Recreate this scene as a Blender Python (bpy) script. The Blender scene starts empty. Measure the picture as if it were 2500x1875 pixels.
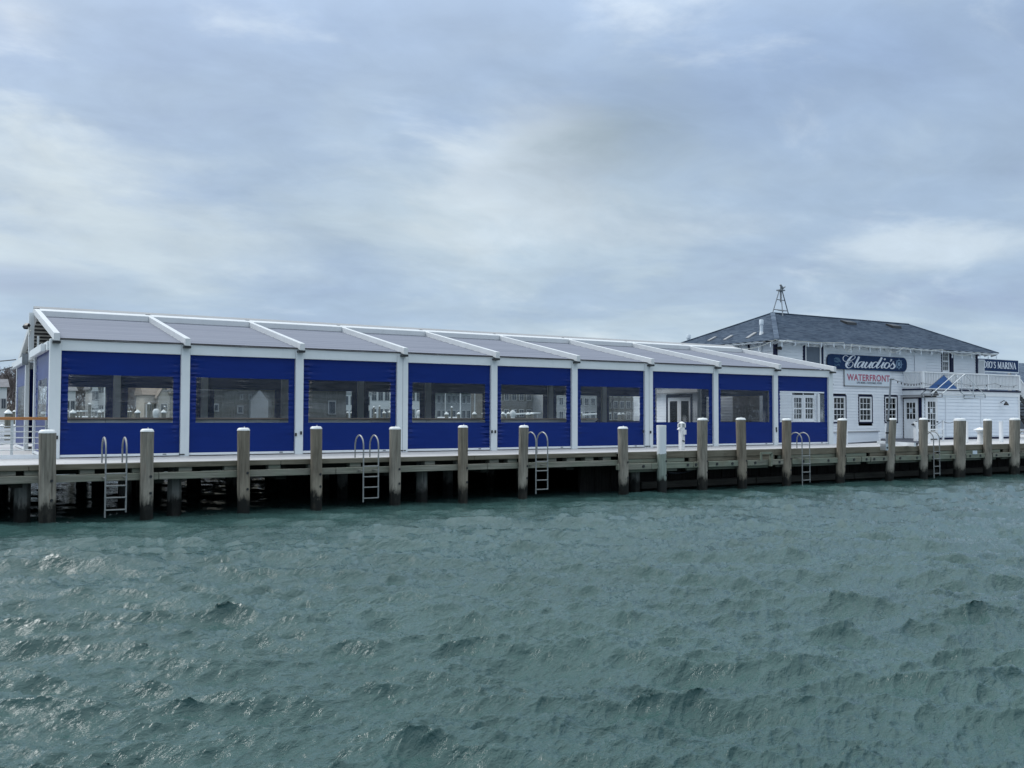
import bpy, bmesh, math, random
import numpy as np
from mathutils import Vector, Matrix
random.seed(7); rng = np.random.default_rng(7)
sc = bpy.context.scene
R = math.radians

# ------------------------------------------------------------------ camera
F_PX = 2313.8; YAW = 1.0233878; PITCH = 0.0348616; ROLL = 0.0025071
CAM = np.array([-2.65722, -25.78485, 2.30])
_fw = np.array([math.cos(YAW)*math.cos(PITCH), math.sin(YAW)*math.cos(PITCH), math.sin(PITCH)])
_rt = np.array([math.sin(YAW), -math.cos(YAW), 0.0]); _up = np.cross(_rt, _fw)
_r2 = math.cos(ROLL)*_rt + math.sin(ROLL)*_up
_u2 = -math.sin(ROLL)*_rt + math.cos(ROLL)*_up
def at(x, y, X=None, Y=None, Z=None):
    """survey helper: where the sight line of a photo pixel meets a world plane"""
    d = _fw + _r2*(x-1250)/F_PX - _u2*(y-937.5)/F_PX
    for i, v in enumerate((X, Y, Z)):
        if v is not None: return CAM + d*((v-CAM[i])/d[i])
cam_d = bpy.data.cameras.new('camera'); cam = bpy.data.objects.new('camera', cam_d)
sc.collection.objects.link(cam)
m = Matrix((( _r2[0], _u2[0], -_fw[0], CAM[0]), (_r2[1], _u2[1], -_fw[1], CAM[1]), (_r2[2], _u2[2], -_fw[2], CAM[2]), (0,0,0,1)))
cam.matrix_world = m
cam_d.sensor_width = 36; cam_d.lens = F_PX*36/2500; cam_d.clip_start = 0.1; cam_d.clip_end = 9000
sc.camera = cam

# ------------------------------------------------------------------ sky, sun, exposure
SUN_AZ = R(128); SUN_EL = R(46)
w = bpy.data.worlds.new('World'); sc.world = w; w.use_nodes = True
nt = w.node_tree; nt.nodes.clear()
def N(t, **k):
    n = nt.nodes.new(t)
    for a, b in k.items(): setattr(n, a, b)
    return n
def L(a, b): nt.links.new(a, b)
def build_sky():
    out = N('ShaderNodeOutputWorld'); bg = N('ShaderNodeBackground'); L(bg.outputs[0], out.inputs[0])
    sky = N('ShaderNodeTexSky', sky_type='NISHITA'); sky.sun_disc = False
    sky.sun_elevation = SUN_EL; sky.sun_rotation = math.pi/2 - SUN_AZ
    sky.air_density = 1.0; sky.dust_density = 2.0; sky.ozone_density = 3.0
    tc = N('ShaderNodeTexCoord'); sep = N('ShaderNodeSeparateXYZ'); L(tc.outputs['Generated'], sep.inputs[0])
    def M(op, a, b=None, c=None, clamp=False):
        n = N('ShaderNodeMath', operation=op); n.use_clamp = clamp
        for i, v in enumerate((a, b, c)):
            if v is None: continue
            if isinstance(v, (int, float)): n.inputs[i].default_value = v
            else: L(v, n.inputs[i])
        return n.outputs[0]
    zz = M('ADD', M('MAXIMUM', sep.outputs[2], 0.0), 0.24)
    cx = M('DIVIDE', sep.outputs[0], zz); cy = M('DIVIDE', sep.outputs[1], zz)
    comb = N('ShaderNodeCombineXYZ'); L(cx, comb.inputs[0]); L(cy, comb.inputs[1])
    def noise(scale, detail, rough, off, dist=0.0, sx=1.0, sy=1.0, rot=0.0):
        mp = N('ShaderNodeMapping'); mp.inputs['Location'].default_value = off; mp.inputs['Scale'].default_value = (sx, sy, 1); mp.inputs['Rotation'].default_value = (0, 0, rot)
        L(comb.outputs[0], mp.inputs[0])
        n = N('ShaderNodeTexNoise'); n.inputs['Scale'].default_value = scale; n.inputs['Detail'].default_value = detail
        n.inputs['Roughness'].default_value = rough; n.inputs['Distortion'].default_value = dist
        L(mp.outputs[0], n.inputs['Vector']); return n.outputs['Fac']
    def ramp(v, pts):
        r = N('ShaderNodeValToRGB'); L(v, r.inputs[0]); r.color_ramp.interpolation = 'EASE'
        e = r.color_ramp.elements
        while len(e) < len(pts): e.new(0.5)
        for i, (p, c) in enumerate(pts): e[i].position = p; e[i].color = (*c, 1)
        return r.outputs[0]
    def mix(f, a, b, mode='MIX'):
        n = N('ShaderNodeMix', data_type='RGBA', blend_type=mode)
        if isinstance(f, (int, float)): n.inputs[0].default_value = f
        else: L(f, n.inputs[0])
        for i, v in ((6, a), (7, b)):
            if isinstance(v, tuple): n.inputs[i].default_value = (*v, 1)
            else: L(v, n.inputs[i])
        return n.outputs[2]
    big = noise(0.42, 5, 0.52, (3.1, 1.7, 0), 0.5, 1.0, 1.0)
    mid = noise(1.15, 8, 0.56, (7.3, -2.2, 0), 0.35, 1.0, 1.15, 0.5)
    fine = noise(2.2, 9, 0.58, (1.3, 4.2, 0), 0.4, 1.0, 1.25, 0.5)
    # blue gaps between the cloud sheets
    blue = mix(0.8, mix(1.0, sky.outputs[0], (0.10, 0.10, 0.10), 'MULTIPLY'), (0.335, 0.46, 0.685))
    sheet = ramp(mid, [(0.28, (0.30, 0.385, 0.575)), (0.45, (0.385, 0.50, 0.655)), (0.56, (0.475, 0.59, 0.705)), (0.70, (0.64, 0.73, 0.80))])
    cover = ramp(big, [(0.36, (0.0, 0.0, 0.0)), (0.62, (1.0, 1.0, 1.0))])
    c1 = mix(cover, blue, sheet)
    puff = ramp(fine, [(0.53, (0.0, 0.0, 0.0)), (0.80, (0.75, 0.75, 0.75))])
    lit = mix(puff, c1, (0.66, 0.745, 0.83))
    # direction dependent: brighter towards the veiled sun
    dot = N('ShaderNodeVectorMath', operation='DOT_PRODUCT'); L(tc.outputs['Generated'], dot.inputs[0])
    dot.inputs[1].default_value = (math.cos(SUN_AZ)*math.cos(SUN_EL), math.sin(SUN_AZ)*math.cos(SUN_EL), math.sin(SUN_EL))
    glow = M('POWER', M('MAXIMUM', dot.outputs['Value'], 0.0), 4.0)
    sunny = mix(M('MULTIPLY', M('MULTIPLY', glow, M('ADD', mid, 0.35)), 0.78, clamp=True), lit, (0.80, 0.90, 0.97))
    # cloud banks: ragged edged masses around given directions
    wob = M('ADD', M('MULTIPLY', M('SUBTRACT', mid, 0.5), 0.55), M('ADD', M('MULTIPLY', M('SUBTRACT', fine, 0.5), 0.30), M('MULTIPLY', M('SUBTRACT', big, 0.5), 0.35)))
    def bank(px, py, rx_, ry_, amount, colour, base, ragged=1.0):
        g = at(px, py, Y=1000) - CAM; g = g/np.linalg.norm(g)
        rgt = np.array([g[1], -g[0], 0.0]); rgt /= np.linalg.norm(rgt); upv = np.cross(rgt, g)
        def dotn(v):
            n = N('ShaderNodeVectorMath', operation='DOT_PRODUCT'); L(tc.outputs['Generated'], n.inputs[0]); n.inputs[1].default_value = tuple(float(q) for q in v); return n.outputs['Value']
        a = M('DIVIDE', dotn(rgt), rx_); b = M('DIVIDE', dotn(upv), ry_)
        rr = M('SQRT', M('ADD', M('MULTIPLY', a, a), M('MULTIPLY', b, b)))
        front = M('GREATER_THAN', dotn(g), 0.0)
        f = M('SUBTRACT', 1.0, M('ADD', rr, M('MULTIPLY', wob, -3.6*ragged)), clamp=True)
        mr_ = N('ShaderNodeMapRange', interpolation_type='SMOOTHSTEP'); L(f, mr_.inputs[0]); mr_.inputs[2].default_value = 1.05
        return mix(M('MULTIPLY', M('MULTIPLY', mr_.outputs[0], front), M('MULTIPLY', M('ADD', M('MULTIPLY', M('SUBTRACT', fine, 0.5), 2.4), 1.15), amount), clamp=True), base, colour)
    col = bank(130, 470, 0.24, 0.105, 0.80, (0.60, 0.69, 0.765), sunny)
    col = bank(560, 600, 0.26, 0.075, 0.55, (0.535, 0.63, 0.71), col)
    col = bank(1340, 340, 0.115, 0.075, 0.65, (0.555, 0.645, 0.745), col)
    col = bank(1580, 310, 0.15, 0.085, 0.62, (0.285, 0.37, 0.45), col, 1.0)
    col = bank(1640, 560, 0.16, 0.03, 0.55, (0.57, 0.665, 0.76), col, 1.3)
    col = bank(2260, 610, 0.17, 0.032, 0.70, (0.56, 0.66, 0.77), col, 1.3)
    col = bank(60, 690, 0.10, 0.02, 0.5, (0.34, 0.42, 0.60), col)
    col = bank(30, 40, 0.075, 0.06, 0.75, (0.78, 0.85, 0.93), col)
    tiny = noise(4.6, 8, 0.6, (5.3, 9.2, 0), 0.5, 1.0, 1.3, 0.5)
    tx = M('ADD', M('MULTIPLY', M('SUBTRACT', tiny, 0.5), 0.34), M('ADD', M('MULTIPLY', M('SUBTRACT', fine, 0.5), 0.34), 1.0))
    cmb = N('ShaderNodeCombineXYZ')
    for q in range(3): L(tx, cmb.inputs[q])
    col = mix(1.0, col, cmb.outputs[0], 'MULTIPLY')
    col = mix(1.0, col, (1.015, 1.0, 0.97), 'MULTIPLY')
    hz = M('SUBTRACT', 1.0, M('DIVIDE', M('MAXIMUM', sep.outputs[2], 0.0), 0.34), clamp=True)
    col = mix(M('MULTIPLY', hz, 0.35), col, (0.425, 0.565, 0.70))
    mr = N('ShaderNodeMapRange', interpolation_type='SMOOTHSTEP'); L(sep.outputs[2], mr.inputs[0])
    for i, v in enumerate((0.30, 0.90, 0.93, 2.8)): mr.inputs[i+1].default_value = v
    m2 = N('ShaderNodeMapRange', interpolation_type='SMOOTHSTEP'); L(sep.outputs[2], m2.inputs[0])
    for i, v in enumerate((0.34, 0.80, 0.0, 0.85)): m2.inputs[i+1].default_value = v
    col = mix(m2.outputs[0], col, (0.505, 0.53, 0.545))      # white overcast overhead
    L(col, bg.inputs[0]); L(mr.outputs[0], bg.inputs[1])
build_sky()
sun_d = bpy.data.lights.new('sun', 'SUN'); sun = bpy.data.objects.new('sun', sun_d); sc.collection.objects.link(sun)
sun_d.energy = 1.2; sun_d.angle = R(20); sun_d.color = (1.0, 0.985, 0.965)
sd = Vector((math.cos(SUN_AZ)*math.cos(SUN_EL), math.sin(SUN_AZ)*math.cos(SUN_EL), math.sin(SUN_EL)))
sun.rotation_euler = sd.to_track_quat('Z', 'Y').to_euler()
sun.location = (0, 0, 60)
sc.view_settings.view_transform = 'Standard'; sc.view_settings.look = 'None'
sc.view_settings.exposure = 0.2; sc.view_settings.gamma = 1.0; sc.view_settings.use_curve_mapping = False
sc.render.engine = 'CYCLES'
sc.cycles.transparent_max_bounces = 16; sc.cycles.max_bounces = 8; sc.cycles.use_denoising = True; sc.cycles.denoising_prefilter = 'ACCURATE'

# ------------------------------------------------------------------ materials
MATS = {}
def new_mat(name):
    mt = bpy.data.materials.new(name); mt.use_nodes = True; mt.node_tree.nodes.clear(); MATS[name] = mt
    return mt
class NB:
    def __init__(s, mt): s.t = mt.node_tree
    def n(s, t, **k):
        x = s.t.nodes.new(t)
        for a, b in k.items(): setattr(x, a, b)
        return x
    def l(s, a, b): s.t.links.new(a, b)
    def pos(s, scale=(1, 1, 1), rot=(0, 0, 0)):
        g = s.n('ShaderNodeNewGeometry'); mp = s.n('ShaderNodeMapping')
        mp.inputs['Scale'].default_value = scale; mp.inputs['Rotation'].default_value = rot
        s.l(g.outputs['Position'], mp.inputs[0]); return mp.outputs[0]
    def noise(s, vec, scale, detail=4, rough=0.55, dist=0):
        x = s.n('ShaderNodeTexNoise'); x.inputs['Scale'].default_value = scale; x.inputs['Detail'].default_value = detail
        x.inputs['Roughness'].default_value = rough; x.inputs['Distortion'].default_value = dist
        s.l(vec, x.inputs['Vector']); return x.outputs['Fac']
    def ramp(s, v, pts, interp='LINEAR'):
        r = s.n('ShaderNodeValToRGB'); s.l(v, r.inputs[0]); e = r.color_ramp.elements; r.color_ramp.interpolation = interp
        while len(e) < len(pts): e.new(0.5)
        for i, (p, c) in enumerate(pts):
            e[i].position = p; e[i].color = (*c, 1) if isinstance(c, tuple) else (c, c, c, 1)
        return r.outputs[0]
    def math(s, op, a, b=None, clamp=False):
        x = s.n('ShaderNodeMath', operation=op); x.use_clamp = clamp
        for i, v in enumerate((a, b)):
            if v is None: continue
            if isinstance(v, (int, float)): x.inputs[i].default_value = v
            else: s.l(v, x.inputs[i])
        return x.outputs[0]
    def mix(s, f, a, b, mode='MIX'):
        x = s.n('ShaderNodeMix', data_type='RGBA', blend_type=mode)
        if isinstance(f, (int, float)): x.inputs[0].default_value = f
        else: s.l(f, x.inputs[0])
        for i, v in ((6, a), (7, b)):
            if isinstance(v, tuple): x.inputs[i].default_value = (*v, 1)
            else: s.l(v, x.inputs[i])
        return x.outputs[2]
    def principled(s, col, rough, bump=None, bstr=0.3, bdist=0.01, metal=0.0, spec=0.5, **k):
        p = s.n('ShaderNodeBsdfPrincipled'); o = s.n('ShaderNodeOutputMaterial'); s.l(p.outputs[0], o.inputs[0])
        for sock, v in (('Base Color', col), ('Roughness', rough), ('Metallic', metal), ('Specular IOR Level', spec)):
            if isinstance(v, tuple): p.inputs[sock].default_value = (*v, 1)
            elif isinstance(v, (int, float)): p.inputs[sock].default_value = v
            else: s.l(v, p.inputs[sock])
        if bump is not None:
            b = s.n('ShaderNodeBump'); b.inputs['Strength'].default_value = bstr; b.inputs['Distance'].default_value = bdist
            s.l(bump, b.inputs['Height']); s.l(b.outputs[0], p.inputs['Normal'])
        for a, v in k.items(): p.inputs[a].default_value = v
        return p
def simple(name, col, rough=0.5, var=0.12, scale=3.0, stretch=(1, 1, 1), metal=0.0, bump=0.15, spec=0.5, dirt=None):
    mt = new_mat(name); b = NB(mt)
    v = b.pos(stretch); f = b.noise(v, scale, 6, 0.6)
    lo = tuple(c*(1-var) for c in col); hi = tuple(min(1, c*(1+var)) for c in col)
    c = b.ramp(f, [(0.3, lo), (0.7, hi)])
    if dirt:
        g = b.noise(b.pos((1.2, 1.2, 0.35)), 2.3, 7, 0.65)
        c = b.mix(b.ramp(g, [(0.52, 0.0), (0.78, dirt[1])]), c, dirt[0])
    b.principled(c, rough, f, bump, 0.01, metal, spec)
    return mt
white_paint = simple('white_paint', (0.74, 0.77, 0.79), 0.42, 0.04, 2.0, bump=0.05, dirt=((0.52, 0.55, 0.54), 0.35))
frame_white = simple('frame_white', (0.655, 0.70, 0.715), 0.35, 0.03, 1.5, bump=0.03, dirt=((0.50, 0.57, 0.58), 0.30))
siding_white = simple('siding_white', (0.70, 0.74, 0.78), 0.55, 0.05, 2.2, (0.4, 1, 3), bump=0.08, dirt=((0.50, 0.55, 0.61), 0.45))
siding_ext = simple('siding_extension', (0.715, 0.77, 0.825), 0.5, 0.04, 2.0, (0.4, 1, 3), bump=0.08, dirt=((0.55, 0.63, 0.73), 0.4))
rafter_white = simple('rafter_white', (0.60, 0.625, 0.635), 0.4, 0.04, 2.0, bump=0.05, dirt=((0.44, 0.47, 0.46), 0.35))
navy = simple('navy_trim', (0.010, 0.014, 0.045), 0.5, 0.15, 5, spec=0.15)
navy_sign = simple('navy_sign', (0.010, 0.030, 0.088), 0.5, 0.22, 2.5, spec=0.12)
letter_white = simple('letter_white', (0.62, 0.68, 0.75), 0.5, 0.04, 4)
letter_red = simple('letter_red', (0.40, 0.09, 0.15), 0.5, 0.1, 4)
letter_grey = simple('letter_grey', (0.12, 0.14, 0.18), 0.5, 0.1, 4)
emblem_teal = simple('emblem_teal', (0.035, 0.095, 0.17), 0.5, 0.2, 6)
emblem_pale = simple('emblem_pale', (0.17, 0.28, 0.40), 0.5, 0.15, 6)
sign_white = simple('sign_white', (0.58, 0.65, 0.71), 0.5, 0.03, 2)
steel = simple('galvanised_steel', (0.58, 0.61, 0.62), 0.36, 0.12, 12, metal=0.85, bump=0.05)
ladder_alu = simple('ladder_aluminium', (0.27, 0.28, 0.275), 0.45, 0.15, 14, metal=0.5, bump=0.05)
dark_metal = simple('dark_metal', (0.018, 0.02, 0.022), 0.45, 0.2, 10)
grey_metal = simple('grey_metal', (0.20, 0.22, 0.24), 0.4, 0.2, 10, metal=0.5)
cedar = simple('cedar_rail', (0.36, 0.155, 0.05), 0.45, 0.18, 6, (1, 6, 6))
dark_mat = simple('rubber_mat', (0.028, 0.034, 0.05), 0.8, 0.15, 20)
cap_white = simple('pile_cap_white', (0.70, 0.725, 0.72), 0.4, 0.05, 8, dirt=((0.42, 0.44, 0.42), 0.5))
awning_blue = simple('awning_blue', (0.035, 0.115, 0.32), 0.6, 0.08, 4)
counter_wood = simple('counter_wood', (0.50, 0.51, 0.46), 0.5, 0.2, 3, (0.5, 4, 4))
counter_top = simple('counter_top', (0.20, 0.15, 0.11), 0.4, 0.2, 3, (0.5, 4, 4))
bark = simple('bark', (0.165, 0.145, 0.145), 0.9, 0.25, 4)
shore_soil = simple('shore_soil', (0.12, 0.115, 0.085), 0.95, 0.3, 0.12)
wire_black = simple('cable_black', (0.03, 0.035, 0.045), 0.6, 0.1, 4)
wire_pale = simple('cable_pale', (0.42, 0.45, 0.43), 0.6, 0.1, 4)
slat_white = simple('slat_white', (0.50, 0.50, 0.46), 0.5, 0.06, 3)
curtain_white = simple('lace_curtain', (0.38, 0.40, 0.37), 0.8, 0.1, 9)
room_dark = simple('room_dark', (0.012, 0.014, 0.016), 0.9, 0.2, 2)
concrete = simple('concrete', (0.30, 0.29, 0.27), 0.85, 0.15, 3)

def wood_mat(name, lo, hi, axis='x', wet=False, tint=None, rough=0.8):
    mt = new_mat(name); b = NB(mt)
    st = {'x': (0.6, 9, 9), 'y': (9, 0.6, 9), 'z': (9, 9, 0.55)}[axis]
    v = b.pos(st); f = b.noise(v, 2.2, 8, 0.65, 0.4)
    v2 = b.pos((1, 1, 1)); f2 = b.noise(v2, 1.3, 5, 0.6)
    c = b.ramp(f, [(0.28, lo), (0.72, hi)])
    if tint: c = b.mix(b.ramp(f2, [(0.45, 0.0), (0.70, 0.75)]), c, tint)
    r = rough
    if wet:
        g = b.n('ShaderNodeNewGeometry'); sp = b.n('ShaderNodeSeparateXYZ'); b.l(g.outputs['Position'], sp.inputs[0])
        fr = b.noise(b.pos((3, 3, 1.2)), 1.6, 7, 0.7)
        zz = b.math('ADD', sp.outputs[2], b.math('MULTIPLY', b.math('SUBTRACT', fr, 0.5), 0.9))
        wetf = b.ramp(zz, [(0.30, 1.0), (0.44, 0.0)])
        # pale bleached salt band above the weed line
        salt = b.math('MULTIPLY', b.ramp(zz, [(0.42, 0.0), (0.55, 0.55)]), b.ramp(zz, [(0.62, 1.0), (0.98, 0.0)]), clamp=True)
        c = b.mix(salt, c, tuple(min(1, x*1.2) for x in hi))
        c = b.mix(wetf, c, (0.012, 0.013, 0.012))
        rust = b.math('MULTIPLY', b.ramp(b.noise(b.pos((6, 6, 0.5)), 1.1, 5, 0.6), [(0.66, 0.0), (0.76, 0.6)]), b.ramp(zz, [(0.4, 0.0), (0.5, 1.0)]))
        c = b.mix(rust, c, (0.17, 0.085, 0.04))
    if axis == 'z':
        cr = b.noise(b.pos((22, 22, 0.5)), 1.0, 4, 0.6, 0.6)
        c = b.mix(b.ramp(cr, [(0.60, 0.0), (0.70, 0.75)]), c, tuple(x*0.35 for x in lo))
        pt = b.noise(b.pos((5, 5, 1.6)), 1.0, 6, 0.65)
        c = b.mix(b.ramp(pt, [(0.50, 0.0), (0.72, 0.45)]), c, tuple(x*0.8 for x in lo))
    b.principled(c, r, f, 0.7, 0.015, 0, 0.2)
    return mt
pile_wood = wood_mat('pile_wood', (0.115, 0.108, 0.09), (0.31, 0.29, 0.245), 'z', True)
pile_wood_b = wood_mat('pile_wood_brown', (0.10, 0.088, 0.068), (0.27, 0.24, 0.19), 'z', True)
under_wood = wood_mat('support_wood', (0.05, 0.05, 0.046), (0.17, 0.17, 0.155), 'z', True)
beam_wood = wood_mat('beam_wood', (0.13, 0.13, 0.105), (0.29, 0.285, 0.24), 'x', tint=(0.19, 0.22, 0.165))
beam_green = wood_mat('treated_wood', (0.12, 0.138, 0.11), (0.24, 0.27, 0.215), 'x', tint=(0.18, 0.165, 0.12))
fascia_wood = wood_mat('fascia_wood', (0.085, 0.078, 0.058), (0.21, 0.19, 0.145), 'x', tint=(0.19, 0.18, 0.14))
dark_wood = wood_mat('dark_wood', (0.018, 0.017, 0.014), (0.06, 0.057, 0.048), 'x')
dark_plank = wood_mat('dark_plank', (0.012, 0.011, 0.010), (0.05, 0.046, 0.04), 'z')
deck_wood = wood_mat('deck_wood', (0.42, 0.42, 0.42), (0.58, 0.58, 0.585), 'x', rough=0.6)
shingle_grey = wood_mat('cedar_shingle', (0.10, 0.10, 0.095), (0.19, 0.19, 0.18), 'z')

def white_pile_mat():
    mt = new_mat('white_green_pile'); b = NB(mt)
    g = b.n('ShaderNodeNewGeometry'); sp = b.n('ShaderNodeSeparateXYZ'); b.l(g.outputs['Position'], sp.inputs[0])
    f = b.noise(b.pos((9, 9, 0.6)), 2.2, 8, 0.6); fr = b.noise(b.pos((4, 4, 1.5)), 1.6, 7, 0.7)
    zz = b.math('ADD', sp.outputs[2], b.math('MULTIPLY', b.math('SUBTRACT', fr, 0.5), 0.5))
    c = b.ramp(f, [(0.3, (0.16, 0.20, 0.17)), (0.7, (0.30, 0.345, 0.30))])
    c = b.mix(b.ramp(b.math('ADD', sp.outputs[2], b.math('MULTIPLY', b.math('SUBTRACT', fr, 0.5), 0.25)), [(0.57, 0.0), (0.585, 1.0)], 'LINEAR') if False else b.math('GREATER_THAN', b.math('ADD', sp.outputs[2], b.math('MULTIPLY', b.math('SUBTRACT', fr, 0.5), 0.25)), 1.17), c, (0.70, 0.74, 0.76))
    c = b.mix(b.ramp(zz, [(0.36, 1.0), (0.48, 0.0)]), c, (0.012, 0.013, 0.012))
    b.principled(c, 0.6, f, 0.3, 0.01, 0, 0.3)
    return mt
pile_painted = white_pile_mat()

def vinyl(name, col, rough=0.34):
    mt = new_mat(name); b = NB(mt)
    f = b.noise(b.pos((1, 1, 3)), 1.2, 5, 0.55)
    c = b.ramp(f, [(0.3, tuple(x*0.93 for x in col)), (0.7, tuple(x*1.06 for x in col))])
    g = b.noise(b.pos((2, 2, 14)), 1.0, 3, 0.5)
    b.principled(c, rough, g, 0.12, 0.03, 0, 0.13)
    return mt
blue_vinyl = vinyl('blue_vinyl', (0.006, 0.024, 0.158))
def clear_mat():
    mt = new_mat('clear_vinyl'); b = NB(mt)
    o = b.n('ShaderNodeOutputMaterial'); tr = b.n('ShaderNodeBsdfTransparent'); gl = b.n('ShaderNodeBsdfGlossy'); df = b.n('ShaderNodeBsdfDiffuse'); rf = b.n('ShaderNodeBsdfRefraction')
    tr.inputs[0].default_value = (0.95, 0.96, 0.97, 1); gl.inputs['Roughness'].default_value = 0.05; gl.inputs[0].default_value = (0.95, 0.97, 1.0, 1)
    rf.inputs[0].default_value = (0.95, 0.96, 0.97, 1); rf.inputs['Roughness'].default_value = 0.0; rf.inputs['IOR'].default_value = 1.02
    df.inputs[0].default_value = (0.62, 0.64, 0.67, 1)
    fr = b.n('ShaderNodeFresnel'); fr.inputs[0].default_value = 1.45
    h = b.noise(b.pos((0.55, 0.55, 8)), 1.25, 4, 0.55, 0.8); h2 = b.noise(b.pos((0.5, 0.5, 0.6)), 1.6, 2, 0.5)
    bu = b.n('ShaderNodeBump'); bu.inputs['Strength'].default_value = 0.8; bu.inputs['Distance'].default_value = 0.035
    b.l(b.math('MULTIPLY', h, b.ramp(h2, [(0.42, 0.15), (0.62, 1.0)])), bu.inputs['Height'])
    for q in (gl, rf): b.l(bu.outputs[0], q.inputs['Normal'])
    b.l(bu.outputs[0], fr.inputs['Normal'])
    m0 = b.n('ShaderNodeMixShader'); m1 = b.n('ShaderNodeMixShader'); m2 = b.n('ShaderNodeMixShader')
    b.l(b.ramp(h2, [(0.52, 0.0), (0.66, 0.4)]), m0.inputs[0]); b.l(tr.outputs[0], m0.inputs[1]); b.l(rf.outputs[0], m0.inputs[2])
    b.l(b.math('MINIMUM', b.math('ADD', b.math('MULTIPLY', fr.outputs[0], 0.85), 0.012), 0.26), m1.inputs[0]); b.l(m0.outputs[0], m1.inputs[1]); b.l(gl.outputs[0], m1.inputs[2])
    # hazy creases in the plastic, with their glare painted in as pale streaks
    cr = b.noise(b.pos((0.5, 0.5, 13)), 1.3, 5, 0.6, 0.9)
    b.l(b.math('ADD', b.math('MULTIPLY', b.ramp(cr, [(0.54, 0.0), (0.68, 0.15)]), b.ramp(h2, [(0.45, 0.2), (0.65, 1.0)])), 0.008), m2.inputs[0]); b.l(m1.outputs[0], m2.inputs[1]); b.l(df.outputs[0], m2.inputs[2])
    b.l(m2.outputs[0], o.inputs[0]); return mt
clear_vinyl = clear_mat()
def glass_mat(name, dark=0.2):
    mt = new_mat(name); b = NB(mt)
    o = b.n('ShaderNodeOutputMaterial'); tr = b.n('ShaderNodeBsdfTransparent'); gl = b.n('ShaderNodeBsdfGlossy')
    tr.inputs[0].default_value = (0.86, 0.89, 0.88, 1); gl.inputs['Roughness'].default_value = 0.03
    fr = b.n('ShaderNodeFresnel'); fr.inputs[0].default_value = 1.5; m1 = b.n('ShaderNodeMixShader')
    b.l(fr.outputs[0], m1.inputs[0]); b.l(tr.outputs[0], m1.inputs[1]); b.l(gl.outputs[0], m1.inputs[2]); b.l(m1.outputs[0], o.inputs[0])
    return mt
glass = glass_mat('window_glass')
far_glass = simple('far_window_glass', (0.045, 0.055, 0.07), 0.15, 0.3, 0.6)
def roof_fabric_mat():
    mt = new_mat('roof_fabric'); b = NB(mt)
    f = b.noise(b.pos((0.12, 7, 7)), 1.0, 5, 0.6); c = b.ramp(f, [(0.3, (0.135, 0.150, 0.192)), (0.7, (0.205, 0.222, 0.270))])
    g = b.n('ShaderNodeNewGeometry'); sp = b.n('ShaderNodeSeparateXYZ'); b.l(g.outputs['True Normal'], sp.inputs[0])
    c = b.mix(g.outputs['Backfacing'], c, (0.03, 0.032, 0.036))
    b.principled(c, 0.6, b.noise(b.pos((0.3, 9, 9)), 1.5, 3, 0.5), 0.2, 0.02, 0, 0.3); return mt
roof_fabric = roof_fabric_mat()
def shingle_mat(name, a, c2, d):
    mt = new_mat(name); b = NB(mt)
    g = b.n('ShaderNodeTexCoord'); mp = b.n('ShaderNodeMapping'); b.l(g.outputs['Object'], mp.inputs[0])
    f = b.noise(mp.outputs[0], 1.0, 2, 0.5); vo = b.n('ShaderNodeTexVoronoi'); vo.inputs['Scale'].default_value = 3.2
    mp2 = b.n('ShaderNodeMapping'); mp2.inputs['Scale'].default_value = (1.0, 1.0, 7.0); b.l(g.outputs['Object'], mp2.inputs[0]); b.l(mp2.outputs[0], vo.inputs['Vector'])
    sp = b.n('ShaderNodeSeparateColor'); b.l(vo.outputs['Color'], sp.inputs[0])
    c = b.ramp(sp.outputs[0], [(0.1, a), (0.5, c2), (0.9, d)])
    c = b.mix(b.ramp(b.noise(b.pos(), 0.6, 5, 0.6), [(0.4, 0.0), (0.7, 0.35)]), c, tuple(x*0.7 for x in a))
    b.principled(c, 0.9, b.noise(b.pos(), 22, 3, 0.6), 0.4, 0.01, 0, 0.2); return mt
roof_shingle = shingle_mat('asphalt_shingle', (0.054, 0.078, 0.116), (0.080, 0.112, 0.158), (0.116, 0.152, 0.20))
far_roof = simple('far_roof', (0.16, 0.16, 0.17), 0.9, 0.2, 1.0)
far_roof_tan = simple('far_roof_tan', (0.24, 0.20, 0.165), 0.9, 0.2, 1.0)
far_white = simple('far_white', (0.62, 0.63, 0.63), 0.7, 0.06, 0.5)
far_grey = simple('far_grey', (0.30, 0.31, 0.32), 0.8, 0.1, 0.5)
far_beige = simple('far_beige', (0.50, 0.47, 0.42), 0.8, 0.08, 0.5)
boat_white = simple('boat_white', (0.75, 0.76, 0.76), 0.3, 0.03, 1.0)

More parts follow.
